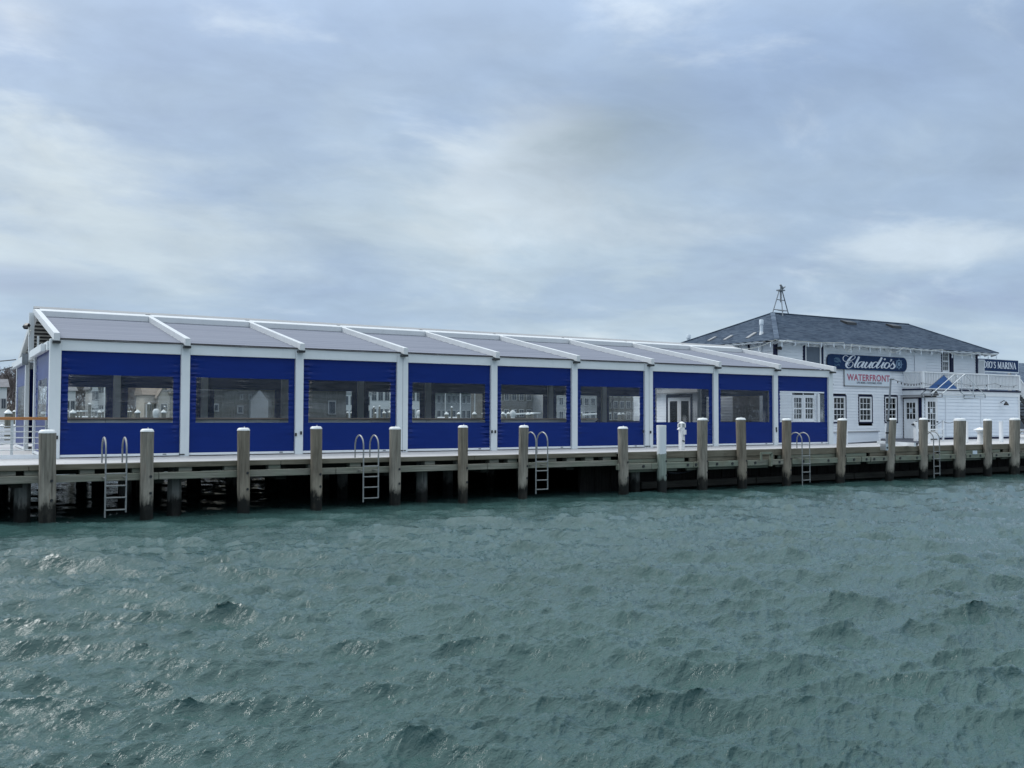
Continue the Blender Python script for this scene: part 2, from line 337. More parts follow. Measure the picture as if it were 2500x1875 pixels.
def water_mat():
    mt = new_mat('sea_water'); b = NB(mt)
    def streak(az, long_):
        m1 = b.pos((1, 1, 1), (0, 0, -az)); m2 = b.n('ShaderNodeMapping'); m2.inputs['Scale'].default_value = (1/long_, 1, 0.4); b.l(m1, m2.inputs[0]); return m2.outputs[0]
    a = b.noise(streak(R(5), 2.6), 4.2, 5, 0.62, 0.7)
    a2 = b.noise(streak(R(22), 3.0), 12.0, 4, 0.62, 0.7)
    a3 = b.noise(streak(R(-12), 2.4), 30.0, 3, 0.6, 0.5)
    h = b.math('ADD', b.math('ADD', b.math('MULTIPLY', a, 0.75), b.math('MULTIPLY', a2, 0.60)), b.math('MULTIPLY', a3, 0.26))
    g = b.n('ShaderNodeNewGeometry'); sp = b.n('ShaderNodeSeparateXYZ'); b.l(g.outputs['Position'], sp.inputs[0])
    shel = b.n('ShaderNodeMapRange'); b.l(sp.outputs[1], shel.inputs[0])
    for i, q in enumerate((-9.0, -2.5, 1.0, 0.18)): shel.inputs[i+1].default_value = q     # sheltered water under the wharf
    h = b.math('MULTIPLY', h, shel.outputs[0])
    f = b.noise(b.pos((1, 1, 0)), 0.25, 3, 0.5)
    c = b.ramp(f, [(0.3, (0.033, 0.075, 0.071)), (0.7, (0.043, 0.092, 0.087))])
    p = b.principled(c, 0.012, h, 0.8, 0.065, 0, 0.5)
    p.inputs['IOR'].default_value = 1.333
    return mt
sea = water_mat()

# ------------------------------------------------------------------ mesh helpers
class MB:
    def __init__(s): s.v = []; s.f = []; s.sm = False
    def add(s, vs, fs):
        o = len(s.v); s.v += [tuple(float(c) for c in p) for p in vs]; s.f += [tuple(i+o for i in f) for f in fs]; return s
    def box(s, x0, x1, y0, y1, z0, z1):
        x0, x1 = min(x0, x1), max(x0, x1); y0, y1 = min(y0, y1), max(y0, y1); z0, z1 = min(z0, z1), max(z0, z1)
        return s.add([(x, y, z) for z in (z0, z1) for y in (y0, y1) for x in (x0, x1)],
              [(0, 2, 3, 1), (4, 5, 7, 6), (0, 1, 5, 4), (2, 6, 7, 3), (0, 4, 6, 2), (1, 3, 7, 5)])
    def bar(s, p, q, wd, ht, up=(0, 0, 1)):
        p = Vector(p); q = Vector(q); d = (q-p).normalized(); u = Vector(up)
        if abs(d.dot(u)) > 0.98: u = Vector((0, 1, 0))
        r = d.cross(u).normalized(); u = r.cross(d).normalized(); vs = []
        for c in (p, q):
            for a, bb in ((-1, -1), (1, -1), (1, 1), (-1, 1)): vs.append(c + r*a*wd/2 + u*bb*ht/2)
        return s.add(vs, [(0, 1, 2, 3), (7, 6, 5, 4), (0, 4, 5, 1), (1, 5, 6, 2), (2, 6, 7, 3), (3, 7, 4, 0)])
    def tube(s, pts, r, n=8, cap=True):
        pts = [Vector(p) for p in pts]; rs = r if isinstance(r, (list, tuple)) else [r]*len(pts)
        rings = []; prev = None
        for i, p in enumerate(pts):
            d = (pts[min(i+1, len(pts)-1)] - pts[max(i-1, 0)]).normalized()
            if prev is None:
                u = Vector((0, 0, 1)) if abs(d.z) < 0.9 else Vector((1, 0, 0))
                u = (u - d*u.dot(d)).normalized()
            else: u = (prev - d*prev.dot(d)).normalized()
            prev = u; v = d.cross(u)
            rings.append([p + (u*math.cos(2*math.pi*k/n) + v*math.sin(2*math.pi*k/n))*rs[i] for k in range(n)])
        vs = [p for rg in rings for p in rg]; fs = []
        for i in range(len(pts)-1):
            for k in range(n): fs.append((i*n+k, i*n+(k+1) % n, (i+1)*n+(k+1) % n, (i+1)*n+k))
        if cap: fs += [tuple(range(n-1, -1, -1)), tuple((len(pts)-1)*n+k for k in range(n))]
        s.sm = True
        return s.add(vs, fs)
    def lathe(s, cx, cy, prof, n=16, jit=None):
        vs = []; fs = []
        for j, (r, z) in enumerate(prof):
            for k in range(n):
                a = 2*math.pi*k/n; rr = r*(1 + (jit[k % len(jit)] if jit is not None else 0))
                vs.append((cx + rr*math.cos(a), cy + rr*math.sin(a), z))
        for j in range(len(prof)-1):
            for k in range(n): fs.append((j*n+k, j*n+(k+1) % n, (j+1)*n+(k+1) % n, (j+1)*n+k))
        fs += [tuple(range(n-1, -1, -1)), tuple((len(prof)-1)*n+k for k in range(n))]
        s.sm = True
        return s.add(vs, fs)
    def prism(s, poly, off):
        """polygon (list of 3D points) extruded along the vector off"""
        n = len(poly); off = Vector(off); vs = [Vector(p) for p in poly]; vs += [p+off for p in vs]
        fs = [tuple(range(n-1, -1, -1)), tuple(range(n, 2*n))] + [(i, (i+1) % n, n+(i+1) % n, n+i) for i in range(n)]
        return s.add(vs, fs)
    def quad(s, *p): return s.add(p, [tuple(range(len(p)))])

def link_mesh(name, mb, mat, parent=None, smooth=None, origin=None, bevel=0):
    o3 = (0, 0, 0)
    if parent is not None: o3 = ROOT_LOC.get(parent.name, (0, 0, 0))
    elif origin is not None: o3 = origin
    me = bpy.data.meshes.new(name)
    me.from_pydata([(x-o3[0], y-o3[1], z-o3[2]) for x, y, z in mb.v], [], mb.f)
    bm = bmesh.new(); bm.from_mesh(me); bmesh.ops.recalc_face_normals(bm, faces=bm.faces)
    if bevel: bmesh.ops.bevel(bm, geom=list(bm.edges), offset=bevel, segments=1, affect='EDGES', clamp_overlap=True)
    sm = mb.sm if smooth is None else smooth
    if sm:
        for f in bm.faces: f.smooth = True
        for e in bm.edges:
            if len(e.link_faces) == 2 and e.calc_face_angle(0) > R(38): e.smooth = False
    bm.to_mesh(me); bm.free()
    me.materials.append(mat)
    o = bpy.data.objects.new(name, me); sc.collection.objects.link(o)
    if parent is not None: o.parent = parent; ROOT_LOC[o.name] = o3
    elif origin is not None: o.location = origin
    return o
ROOT_LOC = {}
def thing(name, label, cat, loc=(0, 0, 0), group=None):
    o = bpy.data.objects.new(name, None); sc.collection.objects.link(o); o.location = loc
    o['label'] = label; o['category'] = cat
    if group: o['group'] = group
    ROOT_LOC[o.name] = tuple(float(c) for c in loc); o.empty_display_size = 0.2
    return o
def part(name, mb, mat, root, **k): return link_mesh(name, mb, mat, root, **k)
def tag(o, label, cat, group=None):
    o['label'] = label; o['category'] = cat
    if group: o['group'] = group
    return o
def struct(name, mb, mat, **k):
    o = link_mesh(name, mb, mat, **k); o['kind'] = 'structure'; return o
def dup(o, off=(0, 0, 0), parent=None):
    c = o.copy(); sc.collection.objects.link(c); c.parent = parent or o.parent
    c.location = (o.location[0]+off[0], o.location[1]+off[1], o.location[2]+off[2])
    return c
def copy_tree(root, loc, label=None):
    r = root.copy(); sc.collection.objects.link(r); r.location = loc
    if label: r['label'] = label
    def rec(a, b):
        for ch in list(a.children):
            c = ch.copy(); sc.collection.objects.link(c); c.parent = b; rec(ch, c)
    rec(root, r); return r

# ------------------------------------------------------------------ water
def fft_tile(n, size, wind, peak, hs, spread, seed, kmin=0.0, kmax=1e9):
    g = np.random.default_rng(seed)
    k1 = np.fft.fftfreq(n, size/n)*2*np.pi; kx, ky = np.meshgrid(k1, k1, indexing='xy'); k = np.hypot(kx, ky); k[0, 0] = 1e-6
    kp = 2*np.pi/peak
    S = k**-3.6*np.exp(-1.1*(kp/k)**2)
    cosang = (kx*math.cos(wind)+ky*math.sin(wind))/k
    D = np.where(cosang > 0, np.abs(cosang)**spread, 0.05*np.abs(cosang)**spread) + 0.012
    S = S*D*(k > kmin)*(k < kmax); S[0, 0] = 0
    a = (g.standard_normal((n, n)) + 1j*g.standard_normal((n, n)))*np.sqrt(S)
    h = np.fft.ifft2(a).real; s = hs/4/h.std(); a = a*s
    h = np.fft.ifft2(a).real
    dx = np.fft.ifft2(-1j*a*kx/k).real; dy = np.fft.ifft2(-1j*a*ky/k).real
    return h, dx, dy
def sample(t, size, X, Y):
    n = t.shape[0]; u = (X/size*n) % n; v = (Y/size*n) % n
    i = np.floor(u).astype(int) % n; j = np.floor(v).astype(int) % n; fu = u-np.floor(u); fv = v-np.floor(v); i2 = (i+1) % n; j2 = (j+1) % n
    return (t[j, i]*(1-fu)+t[j, i2]*fu)*(1-fv) + (t[j2, i]*(1-fu)+t[j2, i2]*fu)*fv
WIND = R(232)
def build_water():
    A = fft_tile(512, 27.0, WIND+0.10, 2.3, 0.222, 7.0, 11, kmax=2*np.pi/0.24)
    B = fft_tile(512, 10.3, WIND+0.52-0.30, 0.75, 0.074, 6.0, 5, kmax=2*np.pi/0.08)
    C3 = fft_tile(512, 5.3, WIND+1.00+0.25, 0.17, 0.026, 6.0, 3, kmax=2*np.pi/0.035)
    rad = [1.2, 2.2, 3.2, 4.2, 5.0]
    r = 5.4
    while r < 75:
        rad.append(r); r += max(0.02, r*r/2600)
    while r < 7000: rad.append(r); r *= 1.10
    rad = np.array(rad)
    half = R(33)
    a_in = np.linspace(-half, half, 900); a_out = np.linspace(half, 2*math.pi-half, 160)[1:-1]
    ang = np.concatenate([a_in, a_out]) + YAW
    na, nr = len(ang), len(rad)
    Rr, An = np.meshgrid(rad, ang, indexing='ij')
    X = CAM[0]+Rr*np.cos(An); Y = CAM[1]+Rr*np.sin(An)
    Z = np.zeros_like(X); DX = np.zeros_like(X); DY = np.zeros_like(X)
    for (h, dx, dy), size, rot, fade, lam in ((A, 27.0, 0.0, 600, 0.7), (B, 10.3, 0.30, 60, 0.6), (C3, 5.3, -0.25, 26, 0.5)):
        c, s = math.cos(rot), math.sin(rot); u = X*c+Y*s; v = -X*s+Y*c
        wgt = np.exp(-(Rr/fade)**2)
        Z += sample(h, size, u, v)*wgt
        ddx = sample(dx, size, u, v)*wgt*lam; ddy = sample(dy, size, u, v)*wgt*lam
        DX += ddx*c-ddy*s; DY += ddx*s+ddy*c
    calm = 1-0.50*np.clip((Y+9.5)/5.0, 0, 1)-0.34*np.clip((Y+4.3)/2.6, 0, 1)     # lee of the wharf
    P = np.stack([X-DX*calm, Y-DY*calm, Z*calm], -1).reshape(-1, 3)      # crests gathered sharp, troughs flat
    i = np.arange(nr-1)[:, None]*na; j = np.arange(na)[None, :]; j2 = (j+1) % na
    q = np.stack([i+j, i+na+j, i+na+j2, i+j2], -1).reshape(-1, 4)
    # cap under the camera
    me = bpy.data.meshes.new('water')
    nq = len(q)
    cen = len(P); P = np.vstack([P, [[CAM[0], CAM[1], 0]]])
    tri = np.stack([np.full(na, cen), np.arange(na), (np.arange(na)+1) % na], -1)
    me.vertices.add(len(P)); me.vertices.foreach_set('co', P.astype(np.float32).ravel())
    me.loops.add(nq*4+na*3); me.loops.foreach_set('vertex_index', np.concatenate([q.ravel(), tri.ravel()]).astype(np.int32))
    me.polygons.add(nq+na)
    me.polygons.foreach_set('loop_start', np.concatenate([np.arange(nq)*4, nq*4+np.arange(na)*3]).astype(np.int32))
    me.polygons.foreach_set('loop_total', np.concatenate([np.full(nq, 4), np.full(na, 3)]).astype(np.int32))
    me.update(calc_edges=True); me.validate()
    me.polygons.foreach_set('use_smooth', np.ones(len(me.polygons), bool))
    me.materials.append(sea)
    o = bpy.data.objects.new('water', me); sc.collection.objects.link(o); o['kind'] = 'structure'
build_water()
mb = MB(); mb.box(-3000, 3000, -3000, 3000, -6.2, -6.0); struct('seabed', mb, shore_soil)

# ------------------------------------------------------------------ far shore
def build_shore():
    xs = np.linspace(-260, 420, 60); mb = MB(); rows = [(150, -0.8), (158, 0.7), (172, 1.6), (230, 3.0), (330, 5.0), (420, 4.0)]
    for j, (y, z) in enumerate(rows):
        for i, x in enumerate(xs): mb.v.append((x, y + 9*math.sin(x*0.021+j), z*(1+0.25*math.sin(x*0.05+j*1.7))))
    n = len(xs)
    for j in range(len(rows)-1):
        for i in range(n-1): mb.f.append((j*n+i, j*n+i+1, (j+1)*n+i+1, (j+1)*n+i))
    mb.sm = True
    struct('shore', mb, shore_soil)
build_shore()
def make_tree(seed, h):
    g = random.Random(seed); trunk = MB(); crown = MB()
    def seg(mbx, p, q, r0, r1, n=3):
        d = (q-p).normalized(); u = d.orthogonal().normalized(); v = d.cross(u); vs = []
        for c, r in ((p, r0), (q, r1)):
            for k in range(n):
                a = 2*math.pi*k/n; vs.append(c+(u*math.cos(a)+v*math.sin(a))*r)
        mbx.add(vs, [(k, (k+1) % n, n+(k+1) % n, n+k) for k in range(n)])
    def grow(p, d, ln, r, lvl):
        q = p+d*ln; seg(trunk if lvl < 2 else crown, p, q, r, r*0.66, 6 if lvl < 1 else 3)
        if lvl >= 6: return
        nb = 3 if lvl < 5 else 4
        for k in range(nb):
            ax = Vector((g.uniform(-1, 1), g.uniform(-1, 1), g.uniform(-0.25, 0.9))).normalized()
            nd = (d*(0.75 if k else 1.0)+ax*(0.75 if lvl else 0.5)).normalized(); nd.z = max(nd.z, -0.15)
            grow(p+d*ln*g.uniform(0.55, 1.0) if k else q, nd, ln*g.uniform(0.66, 0.86), max(r*0.6, 0.035), lvl+1)
    grow(Vector((0, 0, -0.3)), Vector((g.uniform(-.1, .1), g.uniform(-.1, .1), 1)).normalized(), h*0.27, h*0.022, 0)
    return trunk, crown
TREE_PROTO = []
for s in range(4):
    tr, cr = make_tree(30+s, 11.0)
    a = bpy.data.meshes.new('trunk'); a.from_pydata([tuple(v) for v in tr.v], [], tr.f); a.materials.append(bark)
    c = bpy.data.meshes.new('crown'); c.from_pydata([tuple(v) for v in cr.v], [], cr.f); c.materials.append(bark)
    TREE_PROTO.append((a, c))
NTREE = 0
def tree(px, Y, h, z=1.5, label='bare grey winter tree in the wooded bank across the harbour'):
    global NTREE
    p = at(px, 1000, Y=Y); a, c = TREE_PROTO[NTREE % 4]; NTREE += 1
    t = thing('bare_tree', label, 'tree', (p[0], Y, z), 'bare trees across the harbour')
    s = h/11.0
    t.rotation_euler = (0, 0, random.uniform(0, 6.28)); t.scale = (s*random.uniform(.9, 1.15),)*2 + (s,)
    for nm, me in (('trunk', a), ('crown', c)):
        o = bpy.data.objects.new(nm, me); sc.collection.objects.link(o); o.parent = t
for px in list(range(-110, 46, 9)): tree(px, random.uniform(185, 235), random.uniform(10, 13.5))
for px in (150, 168, 186, 205, 228, 250, 270, 318, 333, 350, 372, 395, 420, 470, 520, 570, 620, 680): tree(px, random.uniform(190, 230), random.uniform(9.5, 13))
for px in (1010, 1050, 1100, 1160, 1215, 1235, 1260, 1290, 1330, 1380, 1420, 1450, 1480, 1520, 1550): tree(px, random.uniform(185, 215), random.uniform(7, 10))

def woods():
    g = random.Random(5); m_ = MB()
    for k in range(11000):
        px = g.choice((g.uniform(-160, 700), g.uniform(-160, 700), g.uniform(980, 1640))); Y = g.uniform(196, 238); p = at(px, 1000, Y=Y)
        z0 = g.uniform(0.8, 6.5 if px < 700 else 4.0); ln = g.uniform(1.2, 4.5); a = g.uniform(0, 6.28); tl = g.uniform(0, .75); r = g.uniform(.02, .06)
        b0 = Vector((p[0], Y, z0)); b1 = b0+Vector((math.cos(a)*math.sin(tl), math.sin(a)*math.sin(tl), math.cos(tl)))*ln
        u = Vector((1, .3, 0)).normalized()*r; v = Vector((0, 0, 1)).cross(u)
        m_.add([b0-u, b0+u, b0+v, b1], [(0, 1, 3), (1, 2, 3), (2, 0, 3)])
    o = link_mesh('woodland', m_, bark); o['kind'] = 'stuff'
woods()
def far_house(name, label, px0, px1, Y, z0, ze, zr, wall, roof, depth=9, gable='x', floors=1, cols=3, chim=False, porch=False):
    a = at(px0, 1000, Y=Y)[0]; b = at(px1, 1000, Y=Y)[0]
    t = thing(name, label, 'house' if 'house' in name else 'building', ((a+b)/2, Y, z0))
    mb = MB(); mb.box(a, b, Y, Y+depth, z0-1, ze); part('wall', mb, wall, t)
    r = MB(); ov = 0.4
    if gable == 'x':   # ridge along X
        r.prism([(a-ov, Y-ov, ze), (a-ov, Y+depth+ov, ze), (a-ov, Y+depth/2, zr)], (b-a+2*ov, 0, 0)); ro = part('roof', r, roof, t)
    elif gable == 'y':
        mg = MB(); mg.prism([(a, Y+.03, ze), (b, Y+.03, ze), ((a+b)/2, Y+.03, zr-.25)], (0, depth-.06, 0)); part('gable_wall', mg, wall, t)
        for s in (0, 1):
            e = a-ov if s == 0 else b+ov; mm = (a+b)/2; r = MB()
            r.prism([(e, Y-ov, ze-.15), (mm, Y-ov, zr), (mm, Y-ov, zr-.22), (e, Y-ov, ze-.37)], (0, depth+2*ov, 0)); ro = part('roof', r, roof, t)
    else:
        r.box(a-.2, b+.2, Y-.2, Y+depth, ze, zr); ro = part('roof', r, roof, t)
    if chim:
        c = MB(); c.box(a+(b-a)*.7, a+(b-a)*.7+.7, Y+depth/2-.3, Y+depth/2+.4, ze, zr+1.0); part('chimney', c, far_grey, ro)
    fh = (ze-z0)/floors; ww = (b-a)/cols
    proto = None
    for fl in range(floors):
        for k in range(cols):
            cx = a+ww*(k+.5); zc = z0+fh*(fl+.52); hw = min(.55, ww*.3); hh = min(.8, fh*.3)
            f = MB(); f.box(cx-hw-.1, cx+hw+.1, Y-.06, Y-.002, zc-hh-.1, zc+hh+.1)
            wn = part('window', f, far_white if wall is not far_white else far_grey, t)
            g = MB(); g.box(cx-hw, cx-.04, Y-.09, Y-.062, zc-hh, zc+hh); part('pane', g, far_glass, wn)
            g = MB(); g.box(cx+.04, cx+hw, Y-.09, Y-.062, zc-hh, zc+hh); part('pane', g, far_glass, wn)
    if porch:
        p = MB(); p.box(a, b, Y-2.0, Y-.01, ze-.35*(ze-z0), ze-.35*(ze-z0)+.2); part('porch_roof', p, roof, t)
        for k in range(4):
            x = a+.1+(b-a-.2)*k/3; p = MB(); p.box(x-.1, x+.1, Y-1.9, Y-1.7, z0-.5, ze-.35*(ze-z0)); part('porch_post', p, far_white, t)
    return t
far_house('cottage_house', 'white gabled house with dark roof seen beyond the rail at far left', -14, 16, 165, 1.3, 7.4, 9.0, far_white, far_roof, cols=2)
far_house('shore_house', 'pale house with low roof behind the white canopied boat', 158, 184, 168, 1.3, 7.0, 8.3, far_white, far_roof, cols=2)
far_house('tall_house', 'tall narrow white house with steep gable beside the flagpole mast', 224, 239, 166, 1.3, 7.6, 9.6, far_white, far_roof, gable='y', floors=2, cols=2)
far_house('white_house', 'white flat roofed house right of the tall narrow one', 240, 263, 170, 1.3, 9.6, 10.0, far_white, far_grey, gable='f', floors=2, cols=3)
far_house('tan_house', 'beige house with broad tan roof and front gable on the far bank', 352, 432, 176, 1.5, 6.6, 10.2, far_beige, far_roof_tan, cols=4, porch=True)
far_house('gabled_house', 'beige front gable of the tan roofed house on the far bank', 386, 414, 173.5, 1.5, 6.2, 8.6, far_beige, far_roof_tan, depth=5, gable='y', cols=1)
far_house('harbour_building', 'low white building with one wide strip of windows beyond the marina', 835, 905, 150, 1.2, 6.8, 7.2, far_white, far_grey, gable='f', floors=2, cols=4)
far_house('apartment_building', 'white three storey waterfront apartment block with many windows', 905, 1030, 150, 1.2, 11.5, 12.2, far_white, far_grey, gable='f', floors=3, cols=8)
far_house('grey_apartment_building', 'long grey clapboard apartment block with white windows across the water', 1040, 1150, 158, 1.2, 11.0, 11.6, far_grey, far_roof, gable='f', floors=3, cols=9, porch=True)
far_house('shingled_house', 'large grey shingled house half hidden by bare trees', 1190, 1300, 165, 1.2, 9.0, 12.5, shingle_grey, far_roof, floors=2, cols=6)
far_house('balcony_building', 'grey and white balcony building behind the rightmost far trees', 1330, 1470, 160, 1.2, 10.8, 11.4, far_grey, far_roof, gable='f', floors=3, cols=9)
far_house('brown_house', 'brownish house block with white sash windows beyond the pile cluster', 1480, 1600, 160, 1.2, 9.5, 12.5, shingle_grey, far_roof_tan, floors=3, cols=8)

# boathouse close behind the pavilion
def boathouse():
    t = thing('boathouse', 'weathered shingled boathouse with white gable seen through second and third curtain windows', 'building', (18, 24, 0.8))
    a = at(505, 1000, Y=24)[0]; b = at(845, 1000, Y=24)[0]
    zt_ = 3.75
    mb = MB(); mb.box(a, b, 24, 33, 0.6, zt_); part('wall', mb, shingle_grey, t)
    c = (at(612, 1000, Y=23.6)[0], at(655, 1000, Y=23.6)[0])
    mg = MB(); mg.prism([(c[0], 23.6, 0.9), (c[1], 23.6, 0.9), (c[1], 23.6, 3.1), ((c[0]+c[1])/2, 23.6, 3.72), (c[0], 23.6, 3.1)], (0, .38, 0)); part('gable_wall', mg, far_grey, t)
    rf = MB(); rf.prism([(a-.4, 23.5, zt_), (a-.4, 33.5, zt_), (a-.4, 28.5, zt_+.25)], (b-a+.8, 0, 0)); part('roof', rf, far_roof, t)
    for px, y0, y1, wpx in ((520, 985, 1005, 14), (585, 962, 976, 8), (606, 962, 976, 8), (578, 990, 1010, 16), (800, 978, 1012, 20)):
        p = at(px, y1, Y=23.98); q = at(px+wpx, y0, Y=23.98)
        wn = MB(); wn.box(p[0], q[0], 23.93, 23.985, p[2], q[2]); wo = part('window', wn, far_grey, t)
        g = MB(); g.box(p[0]+.07, q[0]-.07, 23.90, 23.928, p[2]+.07, q[2]-.07); part('pane', g, far_glass, wo)
    dk = MB(); dk.box(a-1, b+1, 21.5, 33, 0.75, 0.9); part('dock_base', dk, dark_wood, t)
boathouse()

# rear marina float with capped piles
def rear_dock():
    t = thing('floating_dock', 'low grey floating finger dock running behind the pavilion', 'dock', (20, 26, 0.6))
    a = at(-60, 1000, Y=26)[0]; b = at(1600, 1000, Y=26)[0]
    for k in range(18):
        x0 = a+(b-a)*k/18; x1 = a+(b-a)*(k+1)/18-.03
        m_ = MB(); m_.box(x0, x1, 25.2, 27.4, 0.55, 0.75); part('dock_section', m_, deck_wood, t)
    return t
rear_dock()
def cone_pile(px, ytop, wpx, Y, label, grp='cone capped piles of the marina behind'):
    p = at(px, ytop, Y=Y); dist = np.dot(p-CAM, _fw); r = wpx*dist/F_PX/2
    t = thing('capped_pile', label, 'pile', (p[0], Y, 0), grp)
    m_ = MB(); m_.lathe(p[0], Y, [(r*.78, -2), (r*.78, p[2]-r*1.0)], 10); part('shaft', m_, pile_wood, t)
    c = MB(); c.lathe(p[0], Y, [(r, p[2]-r*1.15), (r, p[2]-r*.85), (r*.12, p[2])], 12); part('cap', c, cap_white, t)
ORD = ('first', 'second', 'third', 'fourth', 'fifth', 'sixth', 'seventh', 'eighth', 'ninth')
def bay_of(px):
    for k, (a, b) in enumerate(((140, 440), (460, 722), (738, 969), (995, 1198), (1211, 1392), (1405, 1568), (1590, 1738))):
        if a <= px <= b: return k
    return -1
def pile_row(rows, group, kind):
    seen = {}
    for px, yt, wp, Y in sorted(rows):
        k = bay_of(px); seen[k] = seen.get(k, 0)+1
        where = 'beyond the hand rail at far left' if k < 0 else 'in the %s curtain window' % ORD[k]
        cone_pile(px, yt, wp, Y, '%s %s, %s' % (kind, where, ('leftmost one' if seen[k] == 1 else ORD[seen[k]-1]+' one')), group)
pile_row(((20, 999.5, 19, 24), (35, 1001, 8, 30), (178, 1000, 16, 24), (242.7, 1001, 11, 25), (336, 1000, 15, 24), (399.7, 1000, 14, 24),
    (860, 1003, 11.5, 26), (848, 1004, 8, 26), (938, 1003.5, 9.5, 26), (953, 1002, 9.5, 26), (917, 1006, 6, 26),
    (1090.4, 1005.5, 11.5, 26), (1120, 1005.5, 10.5, 26), (1158, 1005, 11.5, 26), (1181, 1005, 10, 26), (1228, 1005, 11, 26), (1241, 1005.5, 9.5, 26), (1289, 1006, 11.5, 26), (1299, 1006, 9, 26), (1512, 1007, 10, 26), (1521, 1007, 8, 26)),
    'cone capped piles of the marina behind', 'cone capped pile')
pile_row(((166, 1001.5, 5.5, 46), (190, 1002, 5.5, 46), (198, 1002, 5.5, 46), (229, 1002, 5.5, 46), (252, 1002, 5.5, 46), (313, 1003, 5.5, 46), (319, 1002.5, 5.5, 46), (1420, 1006, 5, 46), (1460, 1007, 5, 46)),
    'small capped piles far out in the marina', 'small far pile')
pile_row(((219, 983, 8.5, 40), (364, 982, 9, 40), (402.6, 990.5, 6, 40), (912.7, 991.5, 5.5, 40), (926.9, 989.5, 5.5, 40), (1103, 991.5, 6, 40)),
    'tall slim piles of the marina', 'tall slim dark pile')
def round_box(px, yt, wp, Y, label):
    p = at(px, yt, Y=Y); r = wp*np.dot(p-CAM, _fw)/F_PX/2
    t = thing('utility_pedestal', label, 'pedestal', (p[0], Y, .7), 'white round topped dock pedestals')
    m_ = MB(); m_.lathe(p[0], Y, [(r*.7, .75), (r*.72, p[2]-2.2*r)], 12); part('base', m_, boat_white, t)
    m_ = MB(); m_.lathe(p[0], Y, [(r*.75, p[2]-2.2*r), (r, p[2]-1.8*r), (r, p[2]-.7*r), (r*.75, p[2]-.2*r), (r*.3, p[2])], 14); part('hood', m_, boat_white, t)
round_box(381.6, 998, 17, 25.6, 'white round hooded dock pedestal seen through the first curtain window')
round_box(1023, 1001, 13, 25.6, 'white round hooded dock pedestal at left edge of the fourth curtain window')
round_box(1252, 1002, 14, 25.6, 'white round hooded dock pedestal among piles in the fifth curtain window')
def boat(px, Y, L_, label, canopy=True, mast=0):
    p = at(px, 1010, Y=Y); x, y = p[0], Y; h = MB(); n = 9; sec = []
    for i in range(n):
        u = i/(n-1); hw = 1.1*math.sin(min(1, (1-u)*2.2+.02)*math.pi/2); z1 = .95+.45*u*u
        sec.append([(x-L_/2+L_*u, y-hw, z1), (x-L_/2+L_*u*.94, y-hw*.7, .05), (x-L_/2+L_*u*.94, y+hw*.7, .05), (x-L_/2+L_*u, y+hw, z1)])
    for s in sec: h.v += [tuple(q) for q in s]
    for i in range(n-1):
        for k in range(4): h.f.append((i*4+k, i*4+(k+1) % 4, i*4+4+(k+1) % 4, i*4+4+k))
    h.f += [(0, 1, 2, 3), tuple((n-1)*4+k for k in (3, 2, 1, 0))]
    t = thing('motor_boat' if not mast else 'sailing_boat', label, 'boat', (x, y, 0)); part('hull', h, boat_white, t)
    c = MB(); c.prism([(x-L_*.22, y-.8, 1.0), (x+L_*.2, y-.8, 1.0), (x+L_*.12, y-.7, 1.75), (x-L_*.2, y-.7, 1.75)], (0, 1.6, 0)); part('cabin', c, boat_white, t)
    g = MB(); g.box(x-L_*.18, x+L_*.12, y-.83, y-.79, 1.3, 1.6); part('cabin_window', g, far_glass, t)
    if canopy:
        m_ = MB(); m_.prism([(x-L_*.4, y-.9, 2.45), (x+L_*.25, y-.9, 2.7), (x+L_*.25, y-.9, 2.8), (x-L_*.4, y-.9, 2.6)], (0, 1.8, 0)); part('canopy', m_, boat_white, t)
        for dx in (-.35, .2):
            for dy in (-.8, .8): m_ = MB(); m_.tube([(x+L_*dx, y+dy, 1.0), (x+L_*dx, y+dy, 2.55)], .035, 5); part('canopy_post', m_, steel, t)
    if mast:
        m_ = MB(); m_.tube([(x, y, 1.0), (x, y, mast)], .07, 6); part('mast', m_, boat_white, t)
        m_ = MB(); m_.tube([(x, y, 2.2), (x-L_*.4, y, 2.2)], .09, 6); part('boom', m_, boat_white, t)
boat(196, 52, 6.5, 'white motor boat with flat white canopy moored beyond the first curtain')
boat(8, 60, 7.0, 'white motor boat behind the wooden hand rail at far left', canopy=False)
boat(254, 90, 8, 'white sailing boat with bare mast left of first back post', False, 11)
boat(1124, 80, 8, 'white sailing boat with bare mast beyond the fourth curtain', False, 11)
boat(1275, 60, 7, 'white motor boat with canopy behind piles of the fifth curtain')
boat(1450, 62, 7, 'white motor boat with canopy beyond the sixth curtain window')

